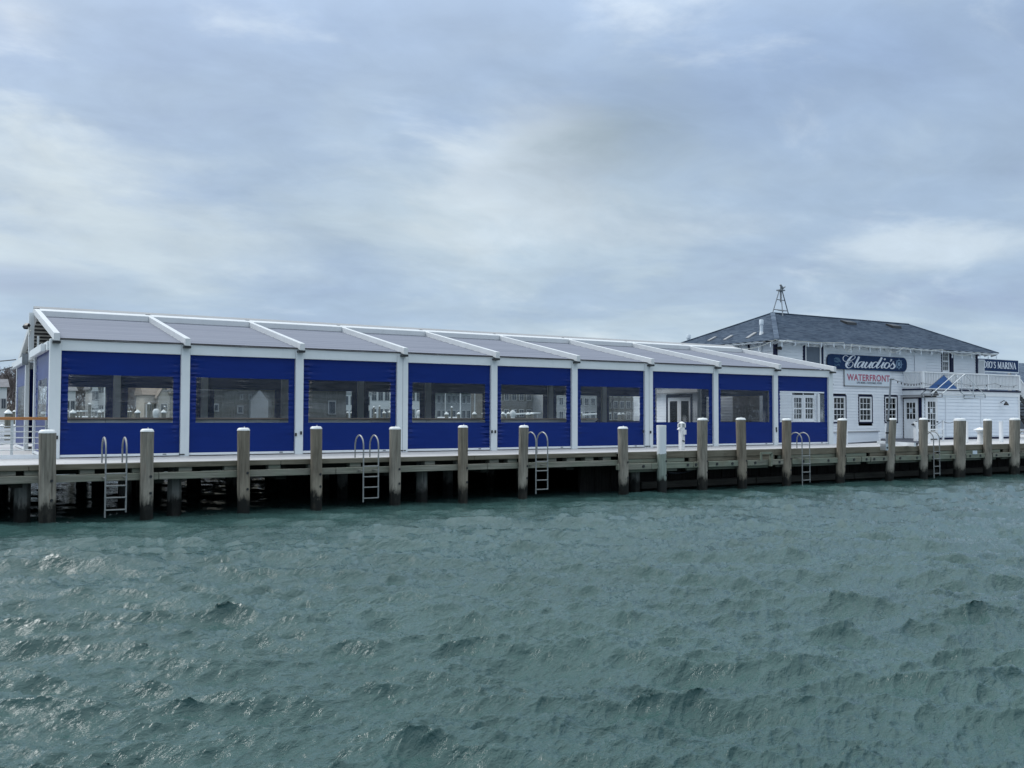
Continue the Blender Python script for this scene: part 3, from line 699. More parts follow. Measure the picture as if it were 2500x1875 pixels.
# ------------------------------------------------------------------ the dock
DECK = 1.25; YF = -3.05
X_L, X_R, Y_B = -14.0, 62.0, 15.2
def build_dock():
    t = thing('wharf', 'long timber wharf carrying the pavilion and the white building', 'dock', (14, 0, 0))
    # deck planks: individual boards in front of the pavilion, wider boards behind
    y = YF+.062; row = 0; protos = {}
    while y < 0.3:
        wd = 0.42
        x = X_L-random.uniform(0, 4)
        while x < X_R:
            ln = 7.2
            m_ = MB(); m_.box(x, x+ln-.012, y, y+wd-.012, DECK-.05, DECK+random.uniform(-.002, .002)); part('deck_plank', m_, deck_wood, t)
            x += ln
        y += wd; row += 1
    m_ = MB(); m_.box(X_L, X_R, y, Y_B, DECK-.05, DECK-.004); part('inner_deck', m_, deck_wood, t)
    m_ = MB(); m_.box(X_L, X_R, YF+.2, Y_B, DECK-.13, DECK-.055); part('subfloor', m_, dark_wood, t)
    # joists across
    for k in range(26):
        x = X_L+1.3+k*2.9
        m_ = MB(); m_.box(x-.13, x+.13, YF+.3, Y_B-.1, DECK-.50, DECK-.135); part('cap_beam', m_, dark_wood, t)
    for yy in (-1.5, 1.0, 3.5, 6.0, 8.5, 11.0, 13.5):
        m_ = MB(); m_.box(X_L, X_R, yy-.1, yy+.1, DECK-.30, DECK-.1351); part('shade_stringer', m_, dark_wood, t)  # added to darken the space below the deck
    # left part: thin fascia, gap, short blocks, long beam
    xs = [X_L, -7.0, -0.9, 4.6, 10.0, 14.9]
    for a, b in zip(xs[:-1], xs[1:]):
        m_ = MB(); m_.box(a+.004, b-.004, YF, YF+.055, DECK-.125, DECK-.008); part('fascia_board', m_, fascia_wood, t, bevel=.006)
    xs = [X_L, -8.3, -2.6, 1.75, 6.0, 10.4, 15.2]
    for a, b in zip(xs[:-1], xs[1:]):
        m_ = MB(); m_.box(a+.005, b-.005, YF-.04, YF+.12, 0.855, 1.015); part('edge_beam', m_, beam_wood, t, bevel=.01)
    for px in (-80, 20, 79, 214, 341, 454, 565, 672, 770, 870, 1052, 1130, 1209, 1254, 1351, 1397, 1442, 1485):
        x = at(px, 1150, Y=YF)[0]; m_ = MB(); m_.box(x-.15, x+.15, YF+.06, YF+.3, 1.016, DECK-.13); part('spacer_block', m_, beam_wood, t, bevel=.008)
    # right part: stacked fascia and bolted wale
    xs = [15.0, 17.6, 21.6, 26.3, 30.4, 34.6, 39.0, 45, 53, X_R]
    for i, (a, b) in enumerate(zip(xs[:-1], xs[1:])):
        m_ = MB(); m_.box(a+.004, b-.004, YF, YF+.06, DECK-.215, DECK-.008); part('fascia_board', m_, fascia_wood, t, bevel=.006)
        m_ = MB(); m_.box(a+.2, b-.004, YF+.02, YF+.09, DECK-.34, DECK-.222); part('lower_fascia_board', m_, fascia_wood if i % 2 else beam_green, t, bevel=.006)
        m_ = MB(); m_.box(a+.1, b-.3, YF+.03, YF+.1, DECK-.62, DECK-.54); part('bottom_board', m_, beam_wood, t, bevel=.006)
    pxs = [(1507, 1588), (1588, 1690), (1690, 1708), (1727, 1800), (1822, 1912), (1931, 2044), (2064, 2100), (2101.5, 2122), (2124, 2165), (2183, 2246), (2264, 2330), (2356, 2403), (2421, 2468), (2488, 2640)]
    for i, (a, b) in enumerate(pxs):
        xa, xb = at(a, 1130, Y=YF-.1)[0], at(b, 1130, Y=YF-.1)[0]
        m_ = MB(); m_.box(xa+.004, xb-.004, YF-.16, YF-.01, DECK-.53, DECK-.345); wl = part('wale_beam', m_, beam_green if i % 4 else beam_wood, t, bevel=.012)
        for u in ((.2, .8) if xb-xa > .8 else (.5,)):
            bx = xa+(xb-xa)*u+random.uniform(-.1, .1); bz = DECK-.435
            bo = MB(); bo.tube([(bx, YF-.158, bz), (bx, YF-.185, bz)], .045, 8); part('bolt', bo, dark_metal, wl)
    # bulkhead: low wale and upright dark planks behind
    for k in range(80):
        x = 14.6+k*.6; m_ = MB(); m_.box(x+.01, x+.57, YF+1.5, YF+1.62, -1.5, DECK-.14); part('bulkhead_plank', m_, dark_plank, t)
    for k in range(9):
        x = 16.3+k*5; m_ = MB(); m_.box(x+.01, x+4.97, YF+.55, YF+.85, 0.06, 0.28); part('bulkhead_wale', m_, dark_wood, t, bevel=.015)
    sg = at(2380, 1105, Y=YF-.17)
    m_ = MB(); a = at(2375, 1109, Y=YF-.17); b = at(2385.5, 1100, Y=YF-.17); m_.box(a[0], b[0], YF-.175, YF-.163, a[2], b[2]); part('notice_plate', m_, sign_white, t)
    # bracket pipe on the wale
    a = at(1858, 1106, Y=YF-.25); b = at(1883, 1106, Y=YF-.25); c = at(1881, 1138, Y=YF-.25)
    m_ = MB(); m_.bar(a, b, .09, .06); m_.bar(b, c, .09, .09); m_.bar(a, (a[0], a[1], a[2]-.25), .06, .06); part('corner_bracket', m_, beam_green, t)
build_dock()
def shade_apron():  # planks added to block light reaching the water under the wharf
    t = thing('shade_apron', 'added dark plank apron blocking light at the back edge under the wharf', 'apron', (30, 15, 0))
    for k in range(64):
        x = -14+k*1.2
        low = .42 if -1.6 < x < 9.5 and (k % 5) != 0 else -.4
        m_ = MB(); m_.box(x+.01, x+1.19, 15.0, 15.1, low, DECK-.14); part('shade_apron_plank', m_, dark_plank, t)
shade_apron()
# support piles under the deck, only where they can be seen
def support_piles():
    proto = None
    lab = 'dark timber support pile standing in the shade under the wharf deck'
    spots = [(at(px, 1180, Y=YF+.45)[0], YF+.45) for px in (426, 1030, 1550, 55)]
    for j, yy in enumerate((-0.4, 2.7, 5.8, 8.9, 12.0, 14.6)):
        for k in range(13):
            x = -7.0+k*2.9+(.6 if j % 2 else 0)+random.uniform(-.3, .3)
            if x < 14.5 and x+7 > j*.9: spots.append((x, yy))
    for (x, yy) in spots:
        if proto is None:
            t = thing('support_pile', lab, 'pile', (x, yy, 0), 'support piles under the wharf')
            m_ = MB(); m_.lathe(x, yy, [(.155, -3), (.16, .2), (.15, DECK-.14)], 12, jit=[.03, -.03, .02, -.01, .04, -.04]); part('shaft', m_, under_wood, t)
            proto = t
        else: copy_tree(proto, (x, yy, 0))
    front = [o for o in sc.collection.objects if o.get('group') == 'support piles under the wharf'][:4]
    for o, l_ in zip(front, ('grey support pile below the first white post, between second and third mooring piles', 'grey support pile below the fourth blue curtain, behind the edge beam',
            'grey support pile between the sixth curtain pile and the white painted pile', 'dark support pile left of the thick mooring pile at the corner')): o['label'] = l_
support_piles()

# ------------------------------------------------------------------ mooring piles
YP = -3.2
piles = [ # top px, bottom px, top y, width px, label, material
 (115.8, 115, 1049, 38.5, 'thick weathered mooring pile with white cap nearest the pavilion corner', 0),
 (359.3, 357.5, 1047, 31.5, 'white capped mooring pile with a rust streak just right of the first ladder', 0),
 (594.6, 594, 1044.5, 30, 'white capped pile in front of the second blue curtain', 1),
 (772, 772, 1041, 28.5, 'white capped pile before the left half of the third blue curtain', 1),
 (964.5, 964, 1042, 28.5, 'white capped pile at the wide white post right of the second ladder', 0),
 (1130.5, 1130, 1038.5, 24.5, 'white capped pile in front of the fourth blue curtain', 1),
 (1279, 1276.5, 1038.5, 23.5, 'white capped pile just left of the third ladder', 0),
 (1520.5, 1522.5, 1041.5, 24.8, 'white capped pile in front of the sixth blue curtain', 0),
 (1614.7, 1616, 1038, 23.8, 'flat topped pile painted white on its upper half', 2),
 (1715, 1714.8, 1020.5, 25, 'tall white capped pile right of the white dock pedestal', 0),
 (1808.2, 1812, 1020, 24, 'tall white capped pile in front of the eighth blue curtain', 1),
 (1920.2, 1920, 1021.5, 22.2, 'white capped pile just left of the fourth ladder', 1),
 (2056.3, 2050, 1021.5, 22.5, 'leaning white capped pile before the leftmost lower sash window', 1),
 (2178.5, 2170.5, 1021, 20.3, 'leaning white capped pile strapped to the thin light pole', 0),
 (2254.5, 2254, 1020.5, 20.3, 'white capped pile in front of the two glazed doors', 0),
 (2343.3, 2341, 1021.5, 27.5, 'stout white capped pile before the plain extension wall', 0),
 (2411, 2410.5, 1023, 20, 'slim white capped pile beside the mushroom topped pedestal', 0),
 (2477.3, 2475.5, 1020.5, 24, 'white capped pile at the far right end of the extension', 0),
]
def mooring_pile(px, pxb, yt, wpx, label, kind):
    p = at(px, yt, Y=YP); d = float(np.dot(p-CAM, _fw)); r = wpx*d/F_PX/2
    zb0 = 0.0; q = at(pxb, 1230 if pxb < 900 else 1190, Y=YP)
    dx = (p[0]-q[0])/max(.3, p[2]-q[2])          # lean per metre
    x0 = p[0]; zt_ = p[2]
    t = thing('mooring_pile', label, 'pile', (x0, YP, 0), 'mooring piles along the wharf edge')
    jit = [random.uniform(-.035, .035) for _ in range(16)]
    ch = .40*r*2*.55; m_ = MB(); prof = []
    zs = [-2.6, -.5, .1, .45, .8, 1.2, 1.6, zt_-ch]
    for i, z in enumerate(zs): prof.append((r*(1.0+.02*math.sin(i*2.1)), z))
    m_.lathe(0, 0, prof, 16, jit)
    m_.v = [(x+x0+dx*(z-zt_), y+YP, z) for x, y, z in m_.v]
    sh = part('shaft', m_, (pile_wood, pile_wood_b, pile_painted)[kind], t)
    if kind != 2:
        c = MB(); c.lathe(x0, YP, [(r*1.045, zt_-ch), (r*1.045, zt_-.04-ch*.35), (r*.93, zt_-.02), (r*.72, zt_), (r*.05, zt_+.004)], 18); part('cap', c, cap_white, t)
        n = MB(); n.tube([(x0+.02, YP, zt_), (x0+.02, YP, zt_+.035)], .012, 6); part('cap_nail', n, steel, t)
    else:
        c = MB(); c.lathe(x0, YP, [(r*1.0, zt_-ch), (r*1.0, zt_-.015), (r*.96, zt_)], 18); part('cap', c, cap_white, t)
    for dz in (.93, .55):   # counterbored bolt holes
        a = -math.pi/2+R(24); bx = x0+dx*(dz-zt_)
        h = MB(); dirv = Vector((math.cos(a), math.sin(a), 0)); c0 = Vector((bx, YP, dz+random.uniform(-.05, .05)))+dirv*r*.985
        h.tube([c0, c0+dirv*.018], .032, 8); part('bolt_hole', h, dark_metal, t)
    return t
for a in piles: mooring_pile(*a)

# ------------------------------------------------------------------ ladders
def ladder(pl, pr, ytop, rungs, ybot, label):
    t0 = at((pl+pr)/2, ytop, Y=-3.42)
    t = thing('dock_ladder', label, 'ladder', (t0[0], -3.42, DECK), 'aluminium dock ladders')
    yb = -2.86
    for px in (pl, pr):
        x = at(px, (ytop+ybot)/2, Y=-3.42)[0]; zt_ = at(px, ytop, Y=-3.2)[2]; zb_ = at(px, ybot, Y=-3.42)[2]
        rad = (yb+3.42)/2; pts = [(x, -3.42, zb_ - (.0 if px == pl else -.12)), (x, -3.42, zt_-rad)]
        for k in range(1, 10):
            a = math.pi*k/10; pts.append((x, -3.42+rad-rad*math.cos(a), zt_-rad+rad*math.sin(a)))
        pts += [(x, yb, zt_-rad), (x, yb, DECK)]
        m_ = MB(); m_.tube(pts, .019, 9); part('side_rail', m_, ladder_alu, t)
    xa = at(pl, rungs[1], Y=-3.42)[0]; xb = at(pr, rungs[1], Y=-3.42)[0]
    for y in rungs:
        z = at((pl+pr)/2, y, Y=-3.42)[2]
        m_ = MB(); m_.bar((xa, -3.42, z), (xb, -3.42, z), .075, .026); part('rung', m_, ladder_alu, t, bevel=.004)
    for x in (xa, xb):
        m_ = MB(); m_.bar((x, -3.42, .94), (x, YF-.04, .94), .05, .02); part('bracket', m_, ladder_alu, t)
ladder(257.6, 308.3, 1068, (1156, 1185.7, 1214.7, 1244.5), 1264, 'aluminium dock ladder below the first blue curtain, leftmost one')
ladder(887.3, 923.8, 1062.5, (1137.9, 1163.7, 1189.3, 1215.8), 1226, 'aluminium dock ladder below the third blue curtain')
ladder(1308.4, 1337, 1055, (1126.7, 1149.3, 1172, 1194.5), 1206, 'aluminium dock ladder below the fifth blue curtain')
ladder(1958.4, 1976.9, 1056, (1113, 1132.5, 1152.5, 1172), 1186, 'aluminium dock ladder below the ninth, last blue curtain')
ladder(2279.7, 2293.9, 1053.5, (1102, 1120, 1138.4, 1155.6), 1168, 'aluminium dock ladder in front of the door with fifteen panes')
ladder(2507, 2519, 1052, (1098, 1114, 1130, 1146), 1158, 'aluminium dock ladder cut off by the right edge, only its hoop showing')

# ------------------------------------------------------------------ pavilion
W_, P1_, P2_ = 2.85, 0.2388, 0.3668
ZB, ZT = 1.339, 3.926
X0 = []; x = 0.0
for i in range(9): X0.append(x); x += W_+(P2_ if i in (2, 5) else P1_)
XE = X0[-1]+W_
DB = 10.9; YR = DB/2; ZRT = 5.49       # depth, ridge line, ridge rafter top
ZE_ = 4.33                             # rafter top at the eave end (Y=-0.3)
def ztop(Y): return ZE_+(ZRT-ZE_)*((Y+.3)/(YR+.3)) if Y <= YR else ZE_+(ZRT-ZE_)*((DB+.3-Y)/(YR+.3))
pav = thing('dining_pavilion', 'long white framed dining pavilion with blue roll down curtains on the wharf', 'pavilion', (14, 6, DECK))
rx = [-.13]+[X0[i]-(P2_ if i-1 in (2, 5) else P1_)/2 for i in range(1, 9)]+[XE+.13]

def curtain_mesh(x0, y0, ux, uy, wd, z0, z1, win, seed, depth_dir, nx=56, nz=56, seam=None):
    """sheet along (ux,uy) with puckered sides; returns frame and clear window builders"""
    g = np.random.default_rng(seed); ph = g.uniform(0, 6.28, 12); fr = MB(); cl = MB()
    u = np.linspace(0, 1, nx+1); v = np.linspace(0, 1, nz+1)
    ul, ur, vl, vh = win
    u = np.sort(np.unique(np.append(u, [ul, ur]))); v = np.sort(np.unique(np.append(v, [vl, vh])))
    amp_l, amp_r = g.uniform(.6, 1.35, 2)
    bias = g.uniform(.25, .75, 2)
    def off(a, b):
        s = a*wd; e = (1-a)*wd
        zz = b*(z1-z0); o = 0
        for amp, dist, p, bs in ((amp_l, s, 0, bias[0]), (amp_r, e, 3, bias[1])):
            f = math.exp(-(dist/.27)**1.5)*math.exp(-((b-bs)/.42)**4)
            w1 = math.sin(2*math.pi*zz/.125+ph[p]+2.3*math.sin(zz*2.1+ph[p+1])+dist*2.2)
            w2 = math.sin(2*math.pi*zz/.31+ph[p+2]+dist*3)
            o += amp*f*(.026*w1+.016*w2)*min(1, dist/.03)
        o += .012*math.sin(math.pi*a)*math.sin(2.2*math.pi*b+ph[8])+.004*math.sin(9*a+ph[9])*math.sin(7*b+ph[10])
        return o
    idx = {}
    P = []
    for j, b in enumerate(v):
        for i, a in enumerate(u):
            o = off(a, b); P.append((x0+ux*a*wd+depth_dir[0]*o, y0+uy*a*wd+depth_dir[1]*o, z0+b*(z1-z0)))
    n = len(u)
    for j in range(len(v)-1):
        for i in range(n-1):
            inside = u[i] >= ul-1e-9 and u[i+1] <= ur+1e-9 and v[j] >= vl-1e-9 and v[j+1] <= vh+1e-9
            (cl if inside else fr).f.append((j*n+i, j*n+i+1, (j+1)*n+i+1, (j+1)*n+i))
    for q in (fr, cl):
        used = sorted({k for f in q.f for k in f}); mp = {k: i for i, k in enumerate(used)}
        q.v = [P[k] for k in used]; q.f = [tuple(mp[k] for k in f) for f in q.f]; q.sm = True
    return fr, cl
def pavilion():
    t = pav
    WIN = (.060, .940, .306, .770)
    for i in range(9):
        fr, cl = curtain_mesh(X0[i], 0.0, 1, 0, W_, ZB, ZT, WIN, 100+i, (0, 1))
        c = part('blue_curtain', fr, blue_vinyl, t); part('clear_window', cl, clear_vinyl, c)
        m_ = MB(); m_.box(X0[i]+.004, X0[i]+W_-.004, -.035, .045, DECK+.025, ZB-.002); part('bottom_rail', m_, white_paint, t, bevel=.006)
        m_ = MB(); m_.box(X0[i]+W_-.42, X0[i]+W_-.33, -.045, -.036, DECK+.05, DECK+.08); part('rail_latch', m_, grey_metal, t)
        fr, cl = curtain_mesh(X0[i], DB, 1, 0, W_, ZB, ZT, (.09, .91, .306, .770), 300+i, (0, 1), 20, 24)
        c = part('rear_curtain', fr, blue_vinyl, t); part('clear_window', cl, glass, c)
        m_ = MB(); m_.box(X0[i]-.003, X0[i]+W_+.003, -.07, .11, ZT-.01, 4.20); part('header_beam', m_, frame_white, t, bevel=.008)
        m_ = MB(); m_.box(X0[i]-.003, X0[i]+W_+.003, DB-.1, DB+.1, ZT-.01, 4.155); part('rear_header_beam', m_, frame_white, t)
    edges = [(-.26, -.001)]+[(X0[i]+W_+.001, X0[i+1]-.001) for i in range(8)]+[(XE+.001, XE+.26)]
    for k, (a, b) in enumerate(edges):
        ex = .006 if 0 < k < 9 else 0
        m_ = MB(); m_.box(a+ex, b-ex, -.085, .13, DECK, 4.20); po = part('post', m_, frame_white, t, bevel=.008)
        if k in (3, 6): m_ = MB(); m_.box((a+b)/2-.004, (a+b)/2+.004, -.089, -.084, DECK, 4.15); part('joint_line', m_, grey_metal, po)
        m_ = MB(); m_.box(a, b, DB-.12, DB+.12, DECK, 4.20); part('rear_post', m_, frame_white, t)
    for px, py in ((722, 1061), (734.8, 1057), (1201, 1054), (1209, 1054), (1570, 1053), (1588, 1055), (1895, 1046), (1895.6, 1052), (138.7, 1068)):
        p = at(px, py, Y=-.09); m_ = MB(); m_.box(p[0]-.025, p[0]+.025, -.115, -.086, p[2]-.045, p[2]+.045); part('door_latch', m_, dark_metal, t)
    for px, y in ((440, 1116), (447, 1117), (981, 1103), (988, 1103), (1577, 1092.5), (1581, 1092.5), (1586, 1092.5)):
        p = at(px, y, Y=-.09); m_ = MB(); m_.box(p[0]-.035, p[0]+.035, -.10, -.086, DECK+.035, DECK+.065); part('anchor_bolt', m_, dark_metal, t)
    # rafters
    for x in rx:
        for side in (0, 1):
            y0, y1 = (-.3, YR) if side == 0 else (DB+.3, YR)
            m_ = MB(); h = .19; wd = .068
            m_.prism([(x-wd, y0, ztop(y0)), (x-wd, y1, ztop(y1)), (x-wd, y1, ztop(y1)-h), (x-wd, y0, ztop(y0)-h)], (2*wd, 0, 0))
            r = part('rafter', m_, rafter_white, t, bevel=.006)
            if side == 0:
                b = MB(); b.box(x-.09, x+.09, -.27, -.075, ztop(-.3)-.25, ztop(-.3)-.192); part('rafter_bracket', b, dark_metal, r)
    # roof panels with pleat ribs
    for i in range(9):
        a, b = rx[i]+.07, rx[i+1]-.07
        for side in (0, 1):
            m_ = MB(); n = 144
            for k in range(n+1):
                s = k/n; Y = -.075+s*(YR-.1); zz = ztop(Y)-.150-.012*abs(math.sin(s*math.pi*12))-.006*abs(math.sin(s*math.pi*36))
                if side: Y = DB-Y
                m_.v += [(a, Y, zz), (b, Y, zz)]
            for k in range(n): m_.f.append((2*k, 2*k+1, 2*k+3, 2*k+2))
            nn = len(m_.v)
            part('roof_panel', m_, roof_fabric, t, smooth=False)
    # white carrier slats under the roof
    for side in (0, 1):
        for k in range(13):
            Y = .25+k*.40; zz = ztop(Y)-.255
            if side: Y = DB-Y
            m_ = MB(); m_.box(rx[0]+.05, rx[-1]-.05, Y-.045, Y+.045, zz-.02, zz+.02); part('roof_slat', m_, slat_white, t)
    # ridge box and cap
    for i in range(9):
        a, b = rx[i]+.068, rx[i+1]-.068
        for side in (0, 1):
            m_ = MB(); ya = YR-.74; sgn = 1
            poly = [(a, ya, ztop(ya)+.012), (a, YR, ztop(YR)+.012), (a, YR, ztop(YR)-.05), (a, ya, ztop(ya)-.16)]
            if side: poly = [(p, DB-q, z) for p, q, z in poly]
            m_.prism(poly, (b-a, 0, 0)); part('ridge_box', m_, rafter_white, t, bevel=.008)
    m_ = MB(); m_.prism([(rx[0]-.07, YR-.20, ztop(YR-.20)+.016), (rx[0]-.07, YR, ZRT+.055), (rx[0]-.07, YR+.20, ztop(YR-.20)+.016)], (rx[-1]-rx[0]+.14, 0, 0)); part('ridge_cap', m_, far_grey, t)
    # eave cable with clips
    pts = []
    for i in range(91):
        x = rx[0]+(rx[-1]-rx[0])*i/90; pts.append((x, -.10, 4.193-.012*abs(math.sin(i*math.pi/10))))
    m_ = MB(); m_.tube(pts, .013, 6); part('eave_cable', m_, wire_black, t)
    # end walls
    for X, s in ((-.25, -1), (XE+.2, 1)):
        m_ = MB(); m_.box(X-.06, X+.06, .13, DB-.12, 3.93, 4.15); part('end_beam', m_, frame_white, t, bevel=.008)
        m_ = MB(); m_.box(X-.07, X+.07, YR-.09, YR+.09, 4.152, ztop(YR)-.15); part('king_post', m_, frame_white, t)
    X = -.25; yp1 = float(at(86.5, 1000, X=X)[1]); yp2 = float(at(65, 1000, X=X)[1])
    m_ = MB(); m_.box(X-.17, X-.062, .45, yp1+.1, 3.90, 4.10); part('curtain_housing', m_, frame_white, t, bevel=.01)
    m_ = MB(); m_.box(X-.17, X-.062, yp2-.9, DB-.1, 3.90, 4.10); part('curtain_housing', m_, frame_white, t, bevel=.01)
    m_ = MB(); m_.box(X-.22, X-.062, yp2-1.05, yp2-.91, 3.80, 4.14); part('gear_box', m_, grey_metal, t)
    for Y in (yp1-.4, yp2-.6):
        m_ = MB(); m_.bar((X, Y, 4.152), (X, Y, 4.5), .05, .05); part('beam_stub', m_, frame_white, t)
    for Y in (yp1, yp2):
        m_ = MB(); m_.box(X-.06, X+.06, Y-.09, Y+.09, DECK, 3.928); part('end_post', m_, frame_white, t, bevel=.008)
    for k, (ya, yb) in enumerate(((.14, yp1-.1), (yp2+.1, DB-.13))):
        fr, cl = curtain_mesh(X, ya, 0, 1, yb-ya, ZB, 3.928, (.14, .86, .33, .74), 500+k, (1, 0), 40, 50)
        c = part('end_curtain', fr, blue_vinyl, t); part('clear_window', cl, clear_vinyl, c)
        m_ = MB(); m_.box(X-.04, X+.04, ya, yb, DECK+.02, ZB-.002); part('bottom_rail', m_, white_paint, t)
    fr, cl = curtain_mesh(XE+.2, 3.3, 0, 1, 4.2, ZB, 3.928, (.08, .92, .306, .74), 611, (1, 0), 40, 50)
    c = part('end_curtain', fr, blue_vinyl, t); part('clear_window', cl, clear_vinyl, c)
    for Y in (3.2, 7.6):
        m_ = MB(); m_.box(XE+.12, XE+.28, Y-.08, Y+.08, DECK, 3.928); part('end_post', m_, frame_white, t)
    # floodlight on the king post
    m_ = MB(); m_.bar((X-.07, YR, 4.95), (X-.13, YR-.05, 4.97), .05, .05); m_.bar((X-.11, YR-.30, 4.97), (X-.16, YR-.34, 4.90), .13, .10); m_.bar((X-.11, YR+.12, 4.97), (X-.16, YR+.18, 4.90), .13, .10); m_.bar((X-.1, YR-.3, 4.95), (X-.1, YR+.14, 4.95), .04, .03); part('floodlight', m_, dark_metal, t)
    m_ = MB(); m_.tube([(X-.1, YR-.3, 4.95), (X-.1, YR-.7, 4.6), (X-.1, YR-.9, 4.75), (X-.1, YR-1.2, 4.72)], .012, 5); part('lamp_cable', m_, wire_pale, t)
pavilion()
def bar_counter():
    t = thing('bar_counter', 'long grey timber bar counter standing just behind the front curtains', 'counter', (8, .9, DECK))
    for k in range(18):
        x = .2+k*.92; m_ = MB(); m_.box(x+.006, x+.914, .55, .60, DECK, 2.20); part('front_panel', m_, counter_wood, t)
    m_ = MB(); m_.box(.15, 16.8, .46, 1.15, 2.215, 2.262); part('counter_top', m_, counter_top, t, bevel=.006)
    m_ = MB(); m_.box(.2, 16.75, 1.05, 1.1, DECK, 2.213); part('back_panel', m_, dark_wood, t)
bar_counter()

# ------------------------------------------------------------------ left deck: rail, far fence, wires
def left_rail():
    Yq = .25; t = thing('cable_rail', 'deck railing with orange cedar top and thin pale bars left of the pavilion', 'railing', (-3, Yq, DECK))
    xe = at(127, 1024, Y=Yq)[0]; x0 = -11.0
    zt_ = 2.27
    m_ = MB(); m_.box(x0, xe, Yq-.09, Yq+.09, zt_-.07, zt_); part('top_rail', m_, cedar, t, bevel=.008)
    for px in (29, 113, -120, -260):
        x = at(px, 1060, Y=Yq)[0]; m_ = MB(); m_.box(x-.03, x+.03, Yq-.03, Yq+.03, DECK, zt_-.071); part('post', m_, steel, t)
    for y in (1041, 1054, 1068.5, 1083, 1098):
        z = at(60, y, Y=Yq)[2]; m_ = MB(); m_.tube([(x0, Yq-.032, z), (xe-.02, Yq-.032, z)], .014, 6); part('bar', m_, steel, t)
    m_ = MB(); m_.box(x0, xe-.1, Yq-.04, Yq+.04, DECK, DECK+.1); part('kerb', m_, white_paint, t)
left_rail()
def far_fence():
    Yq = 13.2; t = thing('white_fence', 'white post and rail fence at the back edge of the left deck', 'fence', (-4, Yq, DECK))
    for px in (4, 33, -26, -58):
        x = at(px, 1070, Y=Yq)[0]; m_ = MB(); m_.box(x-.07, x+.07, Yq-.07, Yq+.07, DECK, 1.90); po = part('post', m_, white_paint, t)
        c = MB(); c.lathe(x, Yq, [(.1, 1.901), (.1, 1.94), (.02, 1.99)], 8); part('post_cap', c, cap_white, po)
    for z in (1.80, 1.66, 1.50, 1.36):
        m_ = MB(); m_.box(at(-70, 1070, Y=Yq)[0], at(36, 1070, Y=Yq)[0], Yq-.12, Yq-.072, z-.045, z+.045); part('rail', m_, white_paint, t)
far_fence()
def wire(name, label, pts, r, mat=wire_black, cat='cable', group=None):
    m_ = MB(); m_.tube(pts, r, 6)
    o = link_mesh(name, m_, mat, origin=tuple(float(c) for c in pts[0])); tag(o, label, cat, group); return o
def sag(p, q, s, n=16): return [Vector(p).lerp(Vector(q), i/n)-Vector((0, 0, s*4*(i/n)*(1-i/n))) for i in range(n+1)]
wire('overhead_cable', 'upper dark overhead cable running left from the far eave', sag(at(38, 878, Y=12), at(-200, 872, Y=40), .2), .02)
wire('overhead_cable', 'lower dark overhead cable running left from the end beam', sag(at(62, 886, Y=8.6), at(-200, 915, Y=30), .3), .02)

# ------------------------------------------------------------------ white building
YH, XHL, XHR, YHB = 4.0, 29.2, 44.06, 14.0
YX = 2.95; XX = 38.0; XXR = float(at(2487, 1000, Y=YX)[0])
ZEAVE = 5.72
house = thing('waterfront_building', 'white clapboard waterfront building with grey hipped roof and upper balcony', 'building', (37, 8, DECK))
def cboards(axis, c, a0, a1, z0, z1, pitch, mat, root, holes, name='clapboard', out=-1):
    """lapped boards on a wall (axis 'x': wall along X at Y=c facing -Y; 'y': wall along Y at X=c facing -X)"""
    n = int(round((z1-z0)/pitch)); pitch = (z1-z0)/n
    for k in range(n):
        za, zb_ = z0+k*pitch, z0+(k+1)*pitch
        spans = [(a0, a1)]
        for (h0, h1, hz0, hz1) in holes:
            if hz0 < zb_-.01 and hz1 > za+.01:
                ns = []
                for s, e in spans:
                    if h1 <= s or h0 >= e: ns.append((s, e)); continue
                    if h0-s > .03: ns.append((s, h0))
                    if e-h1 > .03: ns.append((h1, e))
                spans = ns
        for s, e in spans:
            m_ = MB(); th0, th1 = .032, .008
            if axis == 'x': m_.prism([(s, c, za), (s, c-th0, za), (s, c-th1, zb_), (s, c, zb_)], (e-s, 0, 0))
            else: m_.prism([(c, s, za), (c-th0, s, za), (c-th1, s, zb_), (c, s, zb_)], (0, e-s, 0))
            part(name, m_, mat, root)
def pxrect(x0, y0, x1, y1, Y):
    a = at(x0, y1, Y=Y); b = at(x1, y0, Y=Y); a2 = at(x0, y0, Y=Y); b2 = at(x1, y1, Y=Y)
    return float((a[0]+a2[0])/2), float((b[0]+b2[0])/2), float((a[2]+b2[2])/2), float((a2[2]+b[2])/2)
